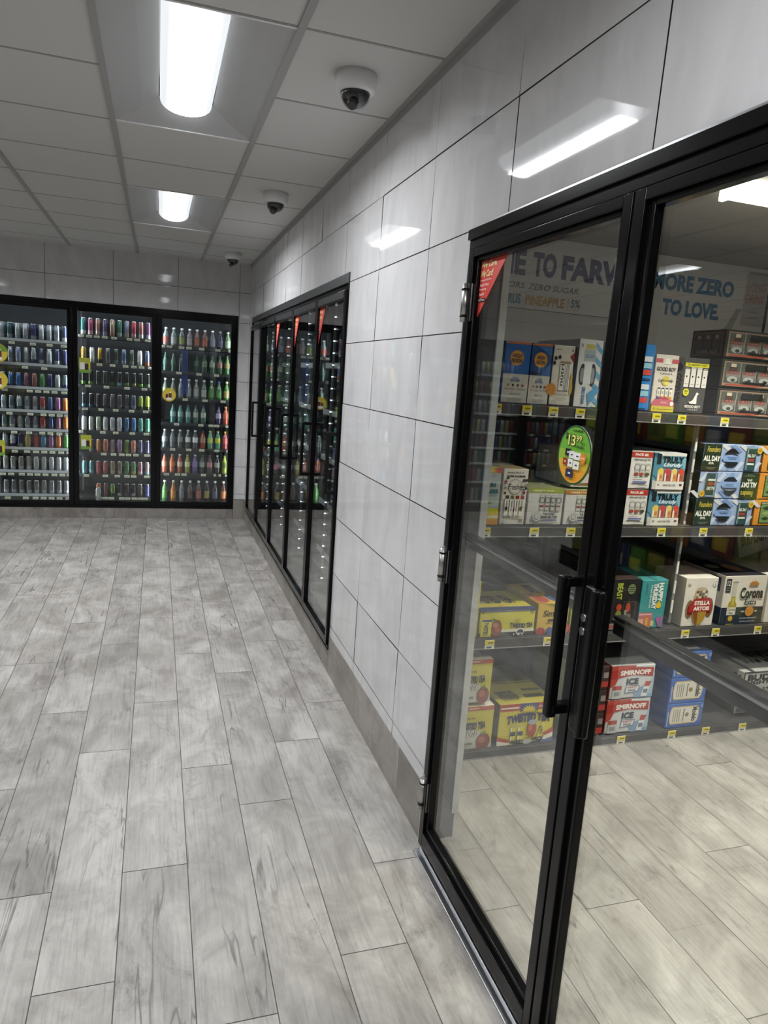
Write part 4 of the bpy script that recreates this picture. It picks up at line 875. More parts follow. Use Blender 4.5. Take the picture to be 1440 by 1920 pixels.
# second shelf, right bay
for k, (z0, z1, q) in enumerate(((1.047, 1.205, 'lower'), (1.210, 1.371, 'upper'))):
    o, f_, s_, t_ = carton('seltzer_box', 'white hard seltzer box with red pack band, %s one beside the blue box' % q, 'drink box', 1.022, 1.150, z0, z1, 'd6d4d1', .34, side='b5b3b0', top='c4b8b0', group='white seltzer boxes stacked in two')
    f_.rect(0, .85, 1, 1, 'a83a2f'); f_.text('PACK #2', .28, .885, .80, .96, 'efe6e0', .04); f_.text('PURE HARD SELTZER', .26, .76, .92, .815, '55555a', .02)
    for j in range(3): u = .32+j*.215; f_.rect(u, .42, u+.18, .70, 'bcbcba'); f_.circ(u+.09, .58, .09, '8a8a8c'); f_.circ(u+.09, .58, .07, 'c8c8c6'); f_.ell(u+.08, .40, .09, .045, ('9a4030', 'a04a3c', '3a3a38')[j])
    f_.rect(.28, .16, .84, .21, '6a72a4'); f_.rect(.5, .08, .9, .10, '9a9a9a'); f_.rect(.3, .30, .7, .315, '8a8a88'); fin(o, f_)
    o, f_, s_, t_ = carton('seltzer_box', 'teal blue hard seltzer box with big black lettering, %s of two' % q, 'drink box', 1.158, 1.326, z0, z1, '5f93ac', .34, side='2c4a5e', top='b8c0c2', group='teal blue seltzer boxes stacked in two')
    f_.rect(.12, .92, 1, 1, 'd5d5d1'); f_.poly([(0, 1), (.14, 1), (.10, .75), (0, .7)], '2f5f7c'); f_.poly([(.2, .24), (.0, .4), (0, .9), (.3, .7), (.9, .9), (1, .6), (1, .24)], '4d86a2'); f_.poly([(.85, .92), (1, .86), (1, .5), (.92, .62)], '77a7ba')
    f_.rect(.08, .68, .22, .97, '1c2228'); f_.text('TRULY', .26, .72, .93, .90, '14181c', .05); f_.text('Unruly', .31, .60, .89, .725, 'd9e2e4', .03, .3); f_.rect(.3, .585, .85, .60, '1b2026')
    for j, (cc, dd_) in enumerate((('d8b47a', 'd9c050'), ('b8485a', 'c83a44'), ('d99a58', 'd8c070'), ('c0543c', 'c84a3a'))): u = .14+j*.21; f_.rect(u, .23, u+.19, .53, cc); f_.rect(u+.02, .23, u+.07, .50, 'e6dcd0'); f_.circ(u+.10, .50, .085, dd_); f_.rect(u+.08, .30, u+.16, .40, '8c4a40' if j % 2 else 'c47a48')
    f_.rect(0, 0, 1, .225, 'd6d3cf'); f_.poly([(0, 0), (0, .26), (.12, .225), (.12, 0)], 'bdbab6'); f_.text('HARD SELTZER', .34, .09, .74, .145, '55555a', .02); f_.text('8%', .17, .10, .23, .15, '35353a', .02); f_.rect(.86, .11, .94, .16, '35353a'); fin(o, f_)
for k, (z0, z1, q) in enumerate(((1.047, 1.170, 'bottom'), (1.173, 1.296, 'middle'), (1.299, 1.421, 'top'))):
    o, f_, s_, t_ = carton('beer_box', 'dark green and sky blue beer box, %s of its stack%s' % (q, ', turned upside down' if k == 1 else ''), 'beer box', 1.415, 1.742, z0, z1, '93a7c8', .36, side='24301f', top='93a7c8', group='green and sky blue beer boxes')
    fl = (lambda a, b_, c_, d_: (1-c_, 1-d_, 1-a, 1-b_)) if k == 1 else (lambda a, b_, c_, d_: (a, b_, c_, d_)); rt = 2 if k == 1 else 0
    P = (lambda pts: [(1-u, 1-v) for u, v in pts]) if k == 1 else (lambda pts: pts)
    for a in range(5): f_.poly(P([(.3+a*.15, .0), (.42+a*.15, .35), (.36+a*.15, .4), (.26+a*.15, .1)]), ('b8c4da', '7d95be')[a % 2]); f_.poly(P([(.28+a*.16, .95), (.44+a*.16, .70), (.5+a*.16, .74), (.36+a*.16, 1)]), ('c4c6cc', '7089b8')[a % 2])
    f_.rect(*fl(0, 0, .29, 1), '26331f'); f_.text('Founders', *fl(.05, .70, .27, .90), 'bfae4a', .02, .2, rot=rt); f_.text('ALL DAY', *fl(.005, .36, .285, .56), 'e4e6df', .05, rot=rt); f_.text('IPA', *fl(.10, .24, .19, .33), 'd4d6cc', .04, rot=rt); f_.rect(*fl(.06, .12, .24, .135), '8a907c'); f_.rect(*fl(.09, .07, .2, .085), '8a907c')
    f_.poly(P([(.32, .48), (.35, .58), (.60, .58), (.63, .48), (.60, .36), (.35, .36)]), '7d9ccc'); f_.text('NATURALLY', *fl(.40, .50, .58, .545), '2f3c58', .02, rot=rt); f_.text('CRAFTED', *fl(.42, .44, .56, .485), '2f3c58', .02, rot=rt)
    arc1 = [(.35+.25*t/8, .66+.20*math.sin(math.pi*t/8)) for t in range(9)]+[(.60-.25*t/8, .64+.05*math.sin(math.pi*t/8)) for t in range(9)]
    f_.poly(P(arc1), '15191c'); f_.poly(P([(.37, .30), (.36, .34), (.60, .34), (.59, .28), (.53, .19), (.44, .17)]), '1b2226')
    cb = fl(.72, .06, .90, .93); f_.rect(*cb, '2d4a4c'); f_.rect(*fl(.73, .88, .89, .93), '8fa0a8'); f_.rect(*fl(.735, .35, .885, .78), '2f3f34'); f_.rect(*fl(.73, .08, .755, .86), '6d8c94'); f_.text('ALL DAY', *fl(.745, .56, .88, .68), 'e0e4da', .03, rot=rt); f_.rect(*fl(.76, .40, .86, .50), '9a3f3a'); f_.rect(*fl(.75, .27, .87, .34), 'cdd5cf')
    f_.ell(*(((.945, .82) if k != 1 else (.055, .18))), .045, .12, 'cda52e'); f_.text('15', *fl(.922, .78, .968, .86), '3f3410', .03, rot=rt); fin(o, f_)
    o, f_, s_, t_ = carton('beer_box', 'orange beer box with a green can picture, %s of its stack' % q, 'beer box', 1.756, 2.05, z0, z1, 'c98a3a', .36, side='9c6426', top='b98244', group='orange beer boxes')
    for j in (0, 1): u = .10+j*.42; f_.rect(u-.03, .04, u+.31, .96, 'd9922e'); f_.rect(u, .08, u+.26, .92, '23291f'); f_.rect(u+.02, .84, u+.24, .90, '9aa08c'); f_.rect(u+.02, .12, u+.24, .82, '6f8a58'); [f_.poly([(u+.13, .2+q_*.2), (u+.22, .28+q_*.2), (u+.13, .36+q_*.2), (u+.04, .28+q_*.2)], ('2f3c26', '8fa56a', '2f3c26')[q_]) for q_ in range(3)]
    fin(o, f_)
# third shelf, left bay
for k, (z0, z1, q) in enumerate(((.560, .678, 'lower'), (.681, .805, 'upper'))):
    o, f_, s_, t_ = carton('tea_box', 'yellow tea box at the left end of the third shelf, %s of two' % q, 'drink box', .338, .386, z0, z1, 'c9bd3c', .30, side='b4a935', top='a8a04a', group='yellow boxes at the shelf end'); f_.rect(.3, .06, .8, .55, '9a9a70'); f_.text('TEA', .38, .10, .70, .50, '5a5a38', .03, rot=1); fin(o, f_)
o, f_, s_, t_ = carton('tea_box', 'long yellow iced tea box on the third shelf', 'drink box', .394, .656, .560, .678, 'c9c13a', .26, side='8f8a2f', top='bdb23c')
f_.rect(0, 0, 1, .14, '3a3d3c'); f_.rect(.36, .14, 1, .24, 'd8d6c4'); f_.rect(0, .92, 1, 1, '35406c'); f_.rect(.1, .945, .9, .965, '8a90ac')
f_.rect(.03, .0, .22, .66, 'cfc744'); f_.rect(.04, .56, .22, .64, '3c4470'); f_.text('TWISTED', .08, .05, .16, .54, '2c3050', .03, rot=1); f_.ell(.31, .30, .095, .33, '7c3f28'); f_.ell(.29, .42, .05, .10, 'a86a44'); f_.ell(.33, .24, .05, .09, 'a05838'); f_.poly([(.22, .70), (.32, .60), (.26, .55)], '4f6a34')
f_.text('TWISTED TEA', .55, .32, .97, .50, '23264c', .05, arc=-.25); f_.poly([(.68+.07*math.cos(a*.52)*(1 if a % 2 else .6), .54+.17*abs(math.sin(a*.52))*(1 if a % 2 else .6)) for a in range(7)], 'b6a42f'); f_.text('18', .03, .86, .06, .905, '2c3050', .02); f_.text('5%', .90, .82, .96, .90, '2c3050', .02)
f_.ell(.74, .15, .075, .14, 'd9d9d6'); f_.ell(.745, .13, .06, .11, '33383a'); f_.rect(.70, .01, .79, .10, 'd3d3d0'); f_.rect(.735, .015, .775, .08, '33383a'); f_.rect(.62, .02, .64, .09, 'd3d3d0')
t_.text('TWISTED TEA', .06, .30, .80, .72, '2b2d4c', .04); t_.rect(.0, .0, 1, .12, '35406c'); t_.poly([(.35, .12), (.45, .26), (.55, .12)], 'c0a030'); fin(o, f_, s_, t_)
o, f_, s_, t_ = carton('lemonade_box', 'yellow lemonade box with berries, next to the long yellow tea box', 'drink box', .668, .822, .560, .697, 'c8a946', .30, side='b39a4a', top='c9a84a')
f_.poly([(.25, 1), (.45, .9), (1, .82), (1, 1)], '8a8c3c'); f_.text('Simply', .17, .50, .84, .78, '33261f', .02, .2); f_.text('SPIKED', .34, .40, .66, .49, '3b2c26', .05); f_.text('LEMONADE', .28, .33, .68, .38, '8c6a2c', .01)
f_.ell(.13, .09, .15, .13, '9c3a34'); f_.ell(.42, .09, .12, .13, '3c4c86'); f_.ell(.86, .16, .2, .2, 'b0584a'); f_.ell(.70, .08, .1, .08, 'c8942f'); f_.rect(.78, .25, .98, .42, 'c07058'); t_.rect(0, 0, .3, .5, 'b07a3c'); t_.ell(.75, .25, .2, .2, '3c5a88'); t_.rect(.35, .5, .65, .9, '2f3a30'); t_.ell(.3, .2, .2, .14, 'a84438'); fin(o, f_, s_, t_)
o, f_, s_, t_ = carton('tea_box', 'lime green box glimpsed behind the left pull handle', 'drink box', .832, .975, .560, .72, '9aa848', .30, side='8a9a44', top='6f8a38'); f_.rect(.1, .3, .5, .8, 'b9c47a'); f_.rect(.0, .0, 1, .2, 'b44a3a'); fin(o, f_)
# third shelf, right bay
o, f_, s_, t_ = carton('beverage_box', 'black box with glowing green lettering, left of the teal box', 'drink box', 1.020, 1.180, .560, .800, '1f1d1c', .32, side='191817', top='3a2c28')
f_.text('BEAST', .24, .60, .42, .92, 'a8b83a', .03, rot=1); f_.ell(.72, .80, .13, .10, '6f7f58'); [f_.rect(.62, .75+.04*k, .82, .763+.04*k, '39442c') for k in range(3)]; f_.rect(.50, .05, .92, .56, '55504c'); f_.rect(.515, .06, .905, .55, '241f1e'); f_.ell(.66, .44, .08, .10, 'a8452c'); f_.ell(.36, .45, .09, .07, 'b0402a'); f_.ell(.36, .32, .10, .07, '75803a'); f_.rect(.60, .08, .78, .32, '6c6a66'); f_.rect(.02, .02, .45, .14, '8c7a76'); f_.rect(.1, .05, .3, .1, 'a04a4a'); f_.rect(.55, .10, .62, .4, '8c8c8a'); fin(o, f_)
o, f_, s_, t_ = carton('beverage_box', 'teal box with sideways white lettering and a yellow drop', 'drink box', 1.190, 1.330, .562, .792, '3f8f92', .30, side='2f6f74', top='3c8085')
f_.text('HAPPY', .66, .55, .84, .94, 'e3e8e2', .05, rot=1); f_.text('THURSDAY', .44, .40, .63, .93, 'e3e8e2', .05, rot=1); f_.text('SPIKED REFRESHER', .34, .42, .40, .90, 'cfe0dc', .02, rot=1); f_.text('VARIETY PACK', .17, .70, .22, .93, '2a6a70', .02, rot=1)
f_.circ(.72, .475, .062, 'd8b52f'); f_.poly([(.66, .50), (.78, .50), (.74, .60)], 'd8b52f'); f_.poly([(0, .33), (.52, .33), (.55, .15), (.48, 0), (0, 0)], 'b06a70'); f_.rect(.0, .28, .5, .31, 'd8a8a4'); f_.rect(.24, .0, .42, .25, 'b8742f'); f_.text('CANDY', .28, .03, .38, .22, 'd8b84a', .03, rot=1); f_.rect(.0, .0, .2, .2, 'd3a08c'); f_.poly([(.66, .22), (.95, .25), (.92, .02), (.80, .03)], '8a5f94'); f_.poly([(.70, .20), (.82, .20), (.80, .12)], 'c85a8c'); f_.rect(.48, .05, .60, .16, 'c8b878')
t_.rect(.46, 0, .54, 1, '2a5c60'); fin(o, f_, s_, t_)
o, f_, s_, t_ = carton('beer_box', 'white twelve pack beer box with a red banner and a beer glass', 'beer box', 1.432, 1.614, .560, .797, 'd9d5cd', .22, side='b9b5ad', top='c9c5bd')
f_.text('12x', .05, .83, .15, .89, '4a4742', .02); f_.circ(.91, .865, .06, '8d8a83'); f_.circ(.91, .865, .053, 'd9d5cd'); f_.poly([(.89, .84), (.93, .84), (.91, .90)], '8d8a83')
f_.ell(.20, .36, .12, .19, '7c6a4a'); f_.ell(.82, .38, .12, .20, '6b5c44'); f_.ell(.21, .35, .075, .13, '9c3028'); f_.ell(.81, .37, .075, .14, '9c3028')
f_.poly([(.30, .50), (.31, .70), (.35, .78), (.42, .81), (.60, .81), (.67, .78), (.71, .70), (.73, .52)], 'b9ad94'); [f_.ell(.38+.09*(k % 4), .60+.06*(k//4), .04, .022, ('7a6a50', 'd9d0bc', '5c5040')[k % 3]) for k in range(12)]
f_.poly([(.28, .36), (.30, .22), (.36, .11), (.44, .055), (.58, .055), (.66, .11), (.72, .22), (.74, .38)], 'a8862f'); f_.poly([(.30, .34), (.33, .20), (.42, .07), (.48, .07), (.46, .30)], '7c4a26'); f_.poly([(.46, .055), (.56, .055), (.55, .02), (.60, 0), (.42, 0), (.47, .02)], '8a7a58')
f_.poly([(.16, .30), (.16, .46), (.30, .58), (.76, .60), (.88, .48), (.88, .32)], '9f2d26'); f_.text('STELLA', .31, .445, .80, .535, 'efe8de', .05); f_.text('ARTOIS', .30, .335, .80, .42, 'efe8de', .05); f_.rect(.70, .13, .88, .137, '9a968e'); f_.rect(.1, .105, .28, .112, '9a968e'); fin(o, f_)
o, f_, s_, t_ = carton('beer_box', 'white and navy bottled beer box with a bottle picture and black gothic lettering', 'beer box', 1.655, 1.908, .560, .803, 'd6d1c6', .30, side='bdb8ae', top='23222a')
f_.rect(0, 0, 1, .355, '1f2a3c'); f_.rect(.03, .66, .15, .94, '2f3138'); f_.text('12', .055, .80, .125, .90, 'e4e0d6', .02); f_.rect(.05, .70, .13, .71, 'b0aca2'); f_.rect(.05, .75, .13, .76, 'b0aca2')
f_.rect(.20, .56, .29, .88, 'bdbab0'); f_.rect(.19, .86, .31, .885, '8a877e'); f_.poly([(.205, .58), (.285, .58), (.30, .48), (.335, .42), (.335, .36), (.135, .36), (.15, .46), (.195, .50)], '9c8a33'); f_.poly([(.225, .56), (.265, .56), (.27, .40), (.22, .40)], 'c0a85a')
f_.rect(.13, .20, .335, .36, 'd3cec2'); f_.text('Corona', .145, .285, .325, .345, '34343a', .02); f_.text('Extra', .19, .225, .28, .27, '34343a', .01); f_.rect(.13, .0, .33, .20, '2a3038'); f_.circ(.235, .13, .055, 'c0a23c'); f_.rect(.14, .0, .32, .02, '9c8a4a')
f_.text('Corona', .385, .53, .93, .76, '222126', .03); f_.text('Extra', .52, .405, .80, .515, '222126', .02)
f_.poly([(.58, .80), (.56, .84), (.60, .86), (.62, .89), (.66, .87), (.68, .92), (.70, .87), (.74, .89), (.76, .86), (.80, .84), (.78, .80)], 'b07a3c')
f_.circ(.66, .27, .105, 'c07f34'); f_.circ(.66, .27, .08, 'cf9142'); f_.text('CERVEZA', .59, .285, .73, .31, '8a5420', .01); f_.text('MAS FINA', .60, .235, .72, .26, '8a5420', .01); f_.rect(.46, .255, .54, .285, 'aeb2ba'); f_.rect(.78, .255, .84, .285, 'aeb2ba'); f_.text('THE ORIGINAL MEXICAN IMPORT', .44, .115, .86, .145, 'b4b8c0', .02); f_.text('BREWED AND BOTTLED', .46, .05, .82, .075, 'b4b8c0', .01)
s_.rect(0, 0, 1, .355, '1b2433'); s_.rect(.70, .66, .92, .94, '2f3138'); s_.text('12', .75, .79, .87, .90, 'd8d4ca', .02); t_.ell(.62, .45, .16, .2, 'a8703a'); t_.ell(.25, .55, .14, .12, '8c8a80'); fin(o, f_, s_, t_)
o, f_, s_, t_ = carton('beer_box', 'white beer box at the right end of the third shelf, cut by the photo edge', 'beer box', 1.925, 2.20, .560, .80, 'cfccc6', .30, side='c0bdb6'); f_.rect(.1, .2, .9, .6, '8a8c92'); s_.text('LIGHT', .72, .3, .90, .8, '55565c', .03, rot=3); fin(o, f_, s_)
o, f_, s_, t_ = carton('beer_box', 'silver grey beer box lying tilted at the back of the third shelf', 'beer box', 0, .34, 0, .155, 'b4b6ba', .22, y=0, side='a0a2a6', top='8f9196'); f_.text('BUD LIGHT', .06, .35, .6, .8, '23283a', .04); t_.text('BUD LIGHT', .06, .3, .6, .8, '23283a', .04); f_.poly([(.62, 0), (.75, 1), (.78, 1), (.65, 0)], '33363e'); fin(o, f_, s_, t_); o.location = (1.99, 2.84, .812); o.rotation_euler = (0, math.radians(-16), 0)
# bottom shelf
for k, (x0, x1, z0, z1, q) in enumerate(((.345, .507, .044, .242, 'lower'), (.340, .478, .262, .458, 'upper'))):
    o, f_, s_, t_ = carton('tea_box', 'yellow and white tea box with red fruit, %s of two at left end' % q, 'drink box', x0, x1, z0, z1, 'c3bb48', .26, side='9c9438', top='d5d2c2', group='light tea boxes on the bottom shelf')
    f_.poly([(0, 0), (1, 0), (1, .12), (.6, .42), (0, .50)], 'bcbcb0'); f_.rect(0, .90, 1, 1, 'b0583c'); f_.rect(0, .90, .16, 1, '4a4a7c'); f_.rect(.25, .935, .55, .965, 'd8b8a4'); f_.text('HARD ICED TEA', .0, .70, .46, .74, '34344a', .02); f_.text('TWISTED TEA', -.0, .47, .78, .645, '34364e', .06, arc=-.12); f_.text('Light', .06, .25, .56, .46, '3a3a4a', .06, .3); f_.text('Light', .065, .255, .555, .455, 'd8d6ca', .01, .3)
    f_.ell(.74, .16, .21, .20, '7e3a2c'); f_.ell(.70, .20, .10, .08, 'a86048'); f_.poly([(.62, .36), (.74, .30), (.80, .42), (.72, .38)], '5f7434'); f_.text('109 CALORIES', .05, .10, .42, .15, '4a4a5c', .03); f_.text('5% ALC', .05, .04, .26, .075, '5a5a66', .02); t_.rect(.2, .2, .8, .3, '4a4a3c'); t_.rect(.3, .45, .7, .5, '8a8a78'); fin(o, f_, s_, t_)
o, f_, s_, t_ = carton('tea_box', 'wide yellow party pack tea box with red and white stripes', 'drink box', .534, .812, .044, .238, 'c9bd3a', .42, side='5f5c30', top='a89f3a', bev=.006)
f_.rect(0, .83, 1, 1, 'a8402f'); f_.rect(.36, .80, .68, 1, '3a3f72'); f_.rect(.02, .885, .34, .925, 'd8d2c4'); f_.rect(.70, .885, .98, .925, 'd8d2c4'); f_.text('HALF & HALF', .72, .89, .96, .92, '3a3f62', .02)
f_.poly([(.52+(.15 if k % 2 == 0 else .09)*math.cos(math.pi*k/16), .80+(.17 if k % 2 == 0 else .10)*math.sin(math.pi*k/16)) for k in range(17)], 'd8cc4a'); f_.ell(.52, .80, .10, .10, 'd0b83a', a0=0, a1=180); f_.text('HARD ICED TEA', .32, .735, .70, .775, '2f3358', .03)
f_.text('TWISTED TEA', .14, .50, .92, .71, '2c2f58', .07, arc=.22)
f_.poly([(0, .12), (0, .22), (.18, .14), (.22, .08), (.12, .04)], 'a8402f'); f_.poly([(0, 0), (0, .12), (.2, .05), (.36, 0)], 'dad6c8'); f_.poly([(.80, .22), (1, .36), (1, .24), (.86, .18)], 'a8402f'); f_.poly([(.74, .10), (1, .24), (1, .12), (.8, .04)], 'dad6c8'); f_.poly([(.7, 0), (1, .12), (1, 0)], '5f6a98')
for u in (.27, .40): f_.can(u, .28, .09, .36, 'cfc74c', '3a3f52', 'b4b49c')
f_.ell(.60, .36, .085, .20, '9c4a34'); f_.ell(.60, .53, .08, .07, '9aa0a4'); f_.ell(.57, .40, .04, .08, 'c07050'); f_.poly([(.70, .14), (.76, .12), (.84, .50), (.78, .52)], 'cfc24a'); f_.text('TEA', .73, .22, .80, .42, '3a3f52', .03); f_.text('PARTY', .24, .02, .48, .12, '3a3c4c', .06); f_.text('PACK', .62, .05, .84, .16, '3a3c4c', .06); f_.ell(.53, .06, .08, .06, 'a8acac')
t_.rect(.12, .08, .4, .3, '7a7430'); t_.text('TWISTED TEA', .1, .1, .45, .3, '3a3a38', .03); t_.rect(.55, .12, .9, .2, '4a4a38'); t_.rect(.62, .28, .95, .33, '5a5838'); t_.rect(0, .48, 1, .50, '6a652f'); fin(o, f_, s_, t_)
o, f_, s_, t_ = carton('tea_box', 'pale box low behind the left pull handle', 'drink box', .860, .975, .044, .40, '8f906c', .30, side='8a8c68'); f_.rect(.1, .1, .9, .4, 'b0ae8c'); fin(o, f_)
for k, (z0, z1, q) in enumerate(((.044, .158, 'bottom'), (.160, .272, 'middle'), (.275, .385, 'top'))):
    o, f_, s_, t_ = carton('beer_box', 'narrow black and red drink box beside the red and white stack, %s one' % q, 'drink box', 1.018, 1.076, z0, z1, '3a2c2a', .30, group='black and red boxes stacked in three'); f_.rect(.4, .1, 1, .35, 'a83a34'); f_.rect(.5, .5, .95, .75, '8c8484'); fin(o, f_)
for k, (z0, z1, q) in enumerate(((.046, .216, 'lower'), (.220, .384, 'upper'))):
    o, f_, s_, t_ = carton('ice_box', 'red and white malt drink box with a red banner, %s of two' % q, 'drink box', 1.090, 1.328, z0, z1, 'c6c9cc', .30, side='8c3a34', top='8f9092', group='red and white malt drink boxes', bev=.007)
    f_.poly([(0, .35), (0, 1), (.55, 1), (.5, .8), (.2, .7), (.10, .40)], 'b0483e'); f_.poly([(.6, 0), (.52, .25), (.8, .35), (1, .5), (1, 0)], '7f9bbd'); f_.poly([(.8, .1), (1, .75), (1, .1)], '9db4c8')
    f_.poly([(.0, .60), (.0, .86), (.5, .94), (.96, .90), (.96, .64), (.5, .70)], 'a5322b'); f_.text('SMIRNOFF', .20, .70, .90, .85, 'e8e2dc', .05, arc=.06); f_.text('ICE', .36, .42, .64, .61, '2c3346', .05); f_.poly([(.34, .16), (.66, .20), (.68, .38), (.36, .40)], '6c7a94'); f_.poly([(.36, .18), (.64, .22), (.66, .36), (.38, .38)], 'd3d6d8'); f_.text('PARTY', .40, .30, .62, .36, 'a5483e', .04); f_.text('PACK', .42, .22, .60, .28, '4a4f62', .04)
    f_.rect(.06, .02, .26, .42, 'b9bdc0'); f_.rect(.06, .28, .26, .40, 'a85048'); f_.rect(.10, .10, .22, .22, '8c9096'); f_.poly([(.72, .04), (.86, .04), (.94, .48), (.80, .50)], 'd6dadc'); f_.poly([(.78, .34), (.90, .34), (.94, .48), (.80, .50)], 'a8443c'); f_.rect(.77, .14, .87, .26, '6f7c94'); fin(o, f_)
for k, (z0, z1, q) in enumerate(((.044, .168, 'bottom'), (.171, .300, 'middle'), (.303, .432, 'top'))):
    o, f_, s_, t_ = carton('beer_box', 'bright blue beer box with a cream label, %s of the stack of three' % q, 'beer box', 1.432, 1.645, z0, z1, '3f66b4', .28, side='38589c', top='42679f', group='bright blue beer boxes')
    f_.poly([(.10, .22), (.14, .14), (.82, .14), (.88, .26), (.90, .5), (.88, .78), (.82, .88), (.14, .88), (.10, .78), (.08, .5)], 'c4ad74'); f_.poly([(.12, .24), (.16, .18), (.80, .18), (.86, .28), (.875, .5), (.86, .76), (.80, .84), (.16, .84), (.12, .76), (.10, .5)], 'd3d0c4')
    f_.text('Modelo', .70, .22, .84, .82, '2f2c28', .04, rot=1); f_.circ(.56, .52, .09, '8a7a5c'); f_.text('Especial', .44, .28, .49, .76, '4a463e', .02, rot=1); [f_.rect(.18+q_*.055, .26, .195+q_*.055, .78, '7d7a70') for q_ in range(4)]; f_.text('12', .93, .80, .98, .92, 'c9d2e4', .02); f_.rect(.02, .1, .05, .7, '9fb0d4'); t_.rect(.2, .1, .8, .25, 'd8d8d4'); fin(o, f_, s_, t_)
for k, (x0, y0, z0, z1, q) in enumerate(((1.905, 2.64, .044, .196, 'lower'), (1.866, 2.568, .199, .305, 'upper'))):
    o, f_, s_, t_ = carton('beer_box', 'silver twenty-four can beer box, %s one, cut by the photo edge' % q, 'beer box', x0, x0+.42, z0, z1, 'bcbcb8', .30, y=y0, side='a8a8a4' if k else '6e6e70', top='a8a8a6', group='silver beer boxes')
    f_.rect(0, .92, 1, 1, '24272e'); f_.rect(0, 0, .02, 1, '24272e'); f_.text('BUD', .06, .56, .40, .86, '22252c', .05); f_.text('LIGHT', .06, .36, .40, .56, '22252c', .04); f_.rect(0, .24, 1, .255, '8a8a88'); f_.text('24', .30, .08, .40, .20, '33363c', .03); f_.rect(.05, .06, .25, .2, '6c6e72'); f_.ell(.8, .6, .12, .25, '5a5c60')
    s_.rect(0, 0, 1, .30, '55565a'); s_.text('24', .80, .55, .95, .80, '3c3e44', .03); t_.rect(.1, 0, .16, 1, '3c3e44'); t_.text('BUD LIGHT', .24, .3, .95, .8, '33363c', .05); fin(o, f_, s_, t_)

# ---- banners on the cooler's back wall
bn = MB(); bn.box((.15, 3.190, 1.985), (1.385, 3.1995, 2.318), mat('banner_paper', (.50,.49,.47), .6)); o = bn.build('wall_banner', label='long pale banner with dark violet headline behind the left door', cat='banner')
F = Face((.15, 3.190, 1.985), (1.235, 0, 0), (0, 0, .333), (0, -1, 0))
def wx(x): return (x-.15)/1.235
def wz(z): return (z-1.985)/.333
vio = '3a3560'
F.text('ME', wx(.615), wz(2.137), wx(.768), wz(2.252), vio, .05); F.text('TO', wx(.805), wz(2.137), wx(.935), wz(2.252), vio, .05); F.text('FARWI', wx(.965), wz(2.137), wx(1.372), wz(2.252), vio, .05)
F.text('FLAVORS. ZERO SUGAR.', wx(.58), wz(2.077), wx(1.078), wz(2.104), '2c2a2e', .0, .25); F.text('CITRUS', wx(.628), wz(2.004), wx(.758), wz(2.050), '3f6f94', .03); F.text('PINEAPPLE', wx(.784), wz(2.004), wx(1.0), wz(2.050), 'b08a3c', .03); F.rect(wx(1.018), wz(2.0), wx(1.021), wz(2.052), '8a8884'); F.text('5%', wx(1.036), wz(2.012), wx(1.088), wz(2.052), '4a5a6c', .02); F.text('ALC/VOL', wx(1.04), wz(1.998), wx(1.084), wz(2.007), '8a8884', .01); F.done(o)
bn = MB(); bn.box((1.395, 3.190, 1.60), (2.30, 3.1995, 2.318), mat('banner_paper', None)); bn.box((2.31, 3.188, 1.60), (3.1, 3.1995, 2.318), mat('banner_paper', None)); o = bn.build('wall_banner', label='pale banner with blue two-line headline and can picture behind the right door', cat='banner')
F = Face((1.395, 3.190, 1.60), (.905, 0, 0), (0, 0, .718), (0, -1, 0))
def bx_(x): return (x-1.395)/.905
def bz(z): return (z-1.60)/.718
F.text('MORE ZERO', bx_(1.50), bz(2.152), bx_(2.012), bz(2.236), '2f6488', .05); F.text('TO LOVE.', bx_(1.572), bz(2.030), bx_(1.938), bz(2.112), '2f6488', .05)
F.poly([(.60, .52), (.66, .56), (.72, .70), (.76, .70), (.70, .54), (.62, .48)], '94928c'); F.poly([(.5, .46), (.62, .44), (.72, .48), (.62, .47)], '98968f')
F.rect(bx_(2.085), bz(2.02), bx_(2.235), bz(2.290), 'a39f9b'); F.rect(bx_(2.095), bz(2.285), bx_(2.225), bz(2.30), '8c8985'); F.text('LONG', bx_(2.10), bz(2.195), bx_(2.222), bz(2.245), '9c7a74', .01); F.text('DRINK', bx_(2.098), bz(2.135), bx_(2.225), bz(2.185), '9c6a66', .01); F.rect(bx_(2.12), bz(2.09), bx_(2.2), bz(2.096), '8a807c'); F.rect(bx_(2.12), bz(2.06), bx_(2.2), bz(2.066), '8a807c'); F.rect(bx_(2.238), bz(1.98), bx_(2.256), bz(2.318), '3a3634'); F.done(o)

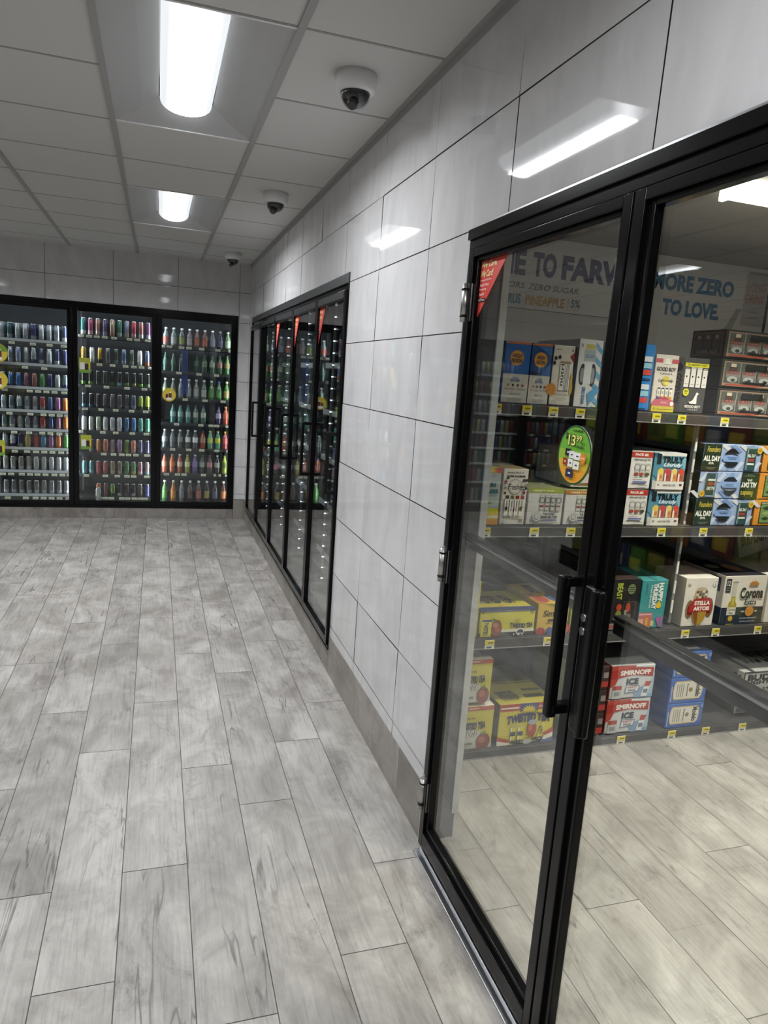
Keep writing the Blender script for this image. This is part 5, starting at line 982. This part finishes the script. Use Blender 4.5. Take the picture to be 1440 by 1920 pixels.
# ================================================================ SNACK RACK LEFT OF THE PHOTO (seen in the door glass)
gx0, gx1, gy0, gy1 = -3.5, -2.75, 3.3, 5.7
o = empty('snack_rack', ((gx0+gx1)/2, (gy0+gy1)/2, 0), label='black snack rack in the aisle, mirrored in the right walk-in door', cat='rack'); inv = Matrix.Translation((-(gx0+gx1)/2, -(gy0+gy1)/2, 0))
m = MB(); m.box((gx0, gy0, 0), (gx1, gy1, .12), BLACK2); m.build('base', o); m = MB(); m.box((-3.14, gy0, .12), (-3.10, gy1, 1.45), BLACK2); m.build('back_panel', o)
for z in (.12, .50, .88, 1.22):
    m = MB(); m.box((-3.10, gy0, z), (gx1, gy1, z+.02), BLACK2); m.box((gx1-.01, gy0, z), (gx1, gy1, z+.06), DGREY); m.build('shelf', o)
for ch in o.children: ch.matrix_parent_inverse = inv
def bag_mesh(h1, h2):
    m = MB(); a, b_ = ink(h1), ink(h2); nx, nz = 6, 8
    for sgn in (1, -1):
        vs = [[(sgn*.045*max(0, math.sin(math.pi*i/nx))**.5*max(0, math.sin(math.pi*j/nz))**.6, (i/nx-.5)*.20, j/nz*.27) for i in range(nx+1)] for j in range(nz+1)]
        for j in range(nz):
            for i in range(nx):
                q = [vs[j][i], vs[j][i+1], vs[j+1][i+1], vs[j+1][i]]
                m.poly(q if sgn > 0 else q[::-1], b_ if 2 <= j <= 4 and 1 <= i <= 4 else a, True)
    return m.mesh('snack_bag')
bags = [bag_mesh(a, b_) for a, b_ in (('a8742f', 'c9b23a'), ('7a2f2a', 'c8a83a'), ('4f7a2f', 'b8c04a'), ('5a3a2c', '8c7a4a'), ('3a4a6a', 'b0b0b0'), ('8c8a38', '5a6a2c'))]
bn_ = ['brown', 'dark red', 'green', 'dark brown', 'slate blue', 'olive']
for k, z in enumerate((.14, .52, .90, 1.24)):
    for j in range(11):
        q = (j*2+k*3+j//3) % 6
        linkobj('snack_bag', bags[q], None, (-2.86, gy0+.12+j*.215, z), label='%s snack bag, %s from near end, %s level, black rack' % (bn_[q], ordw[j], ('lowest', 'second', 'third', 'highest')[k]), cat='snack bag', group='snack bags on the black rack')
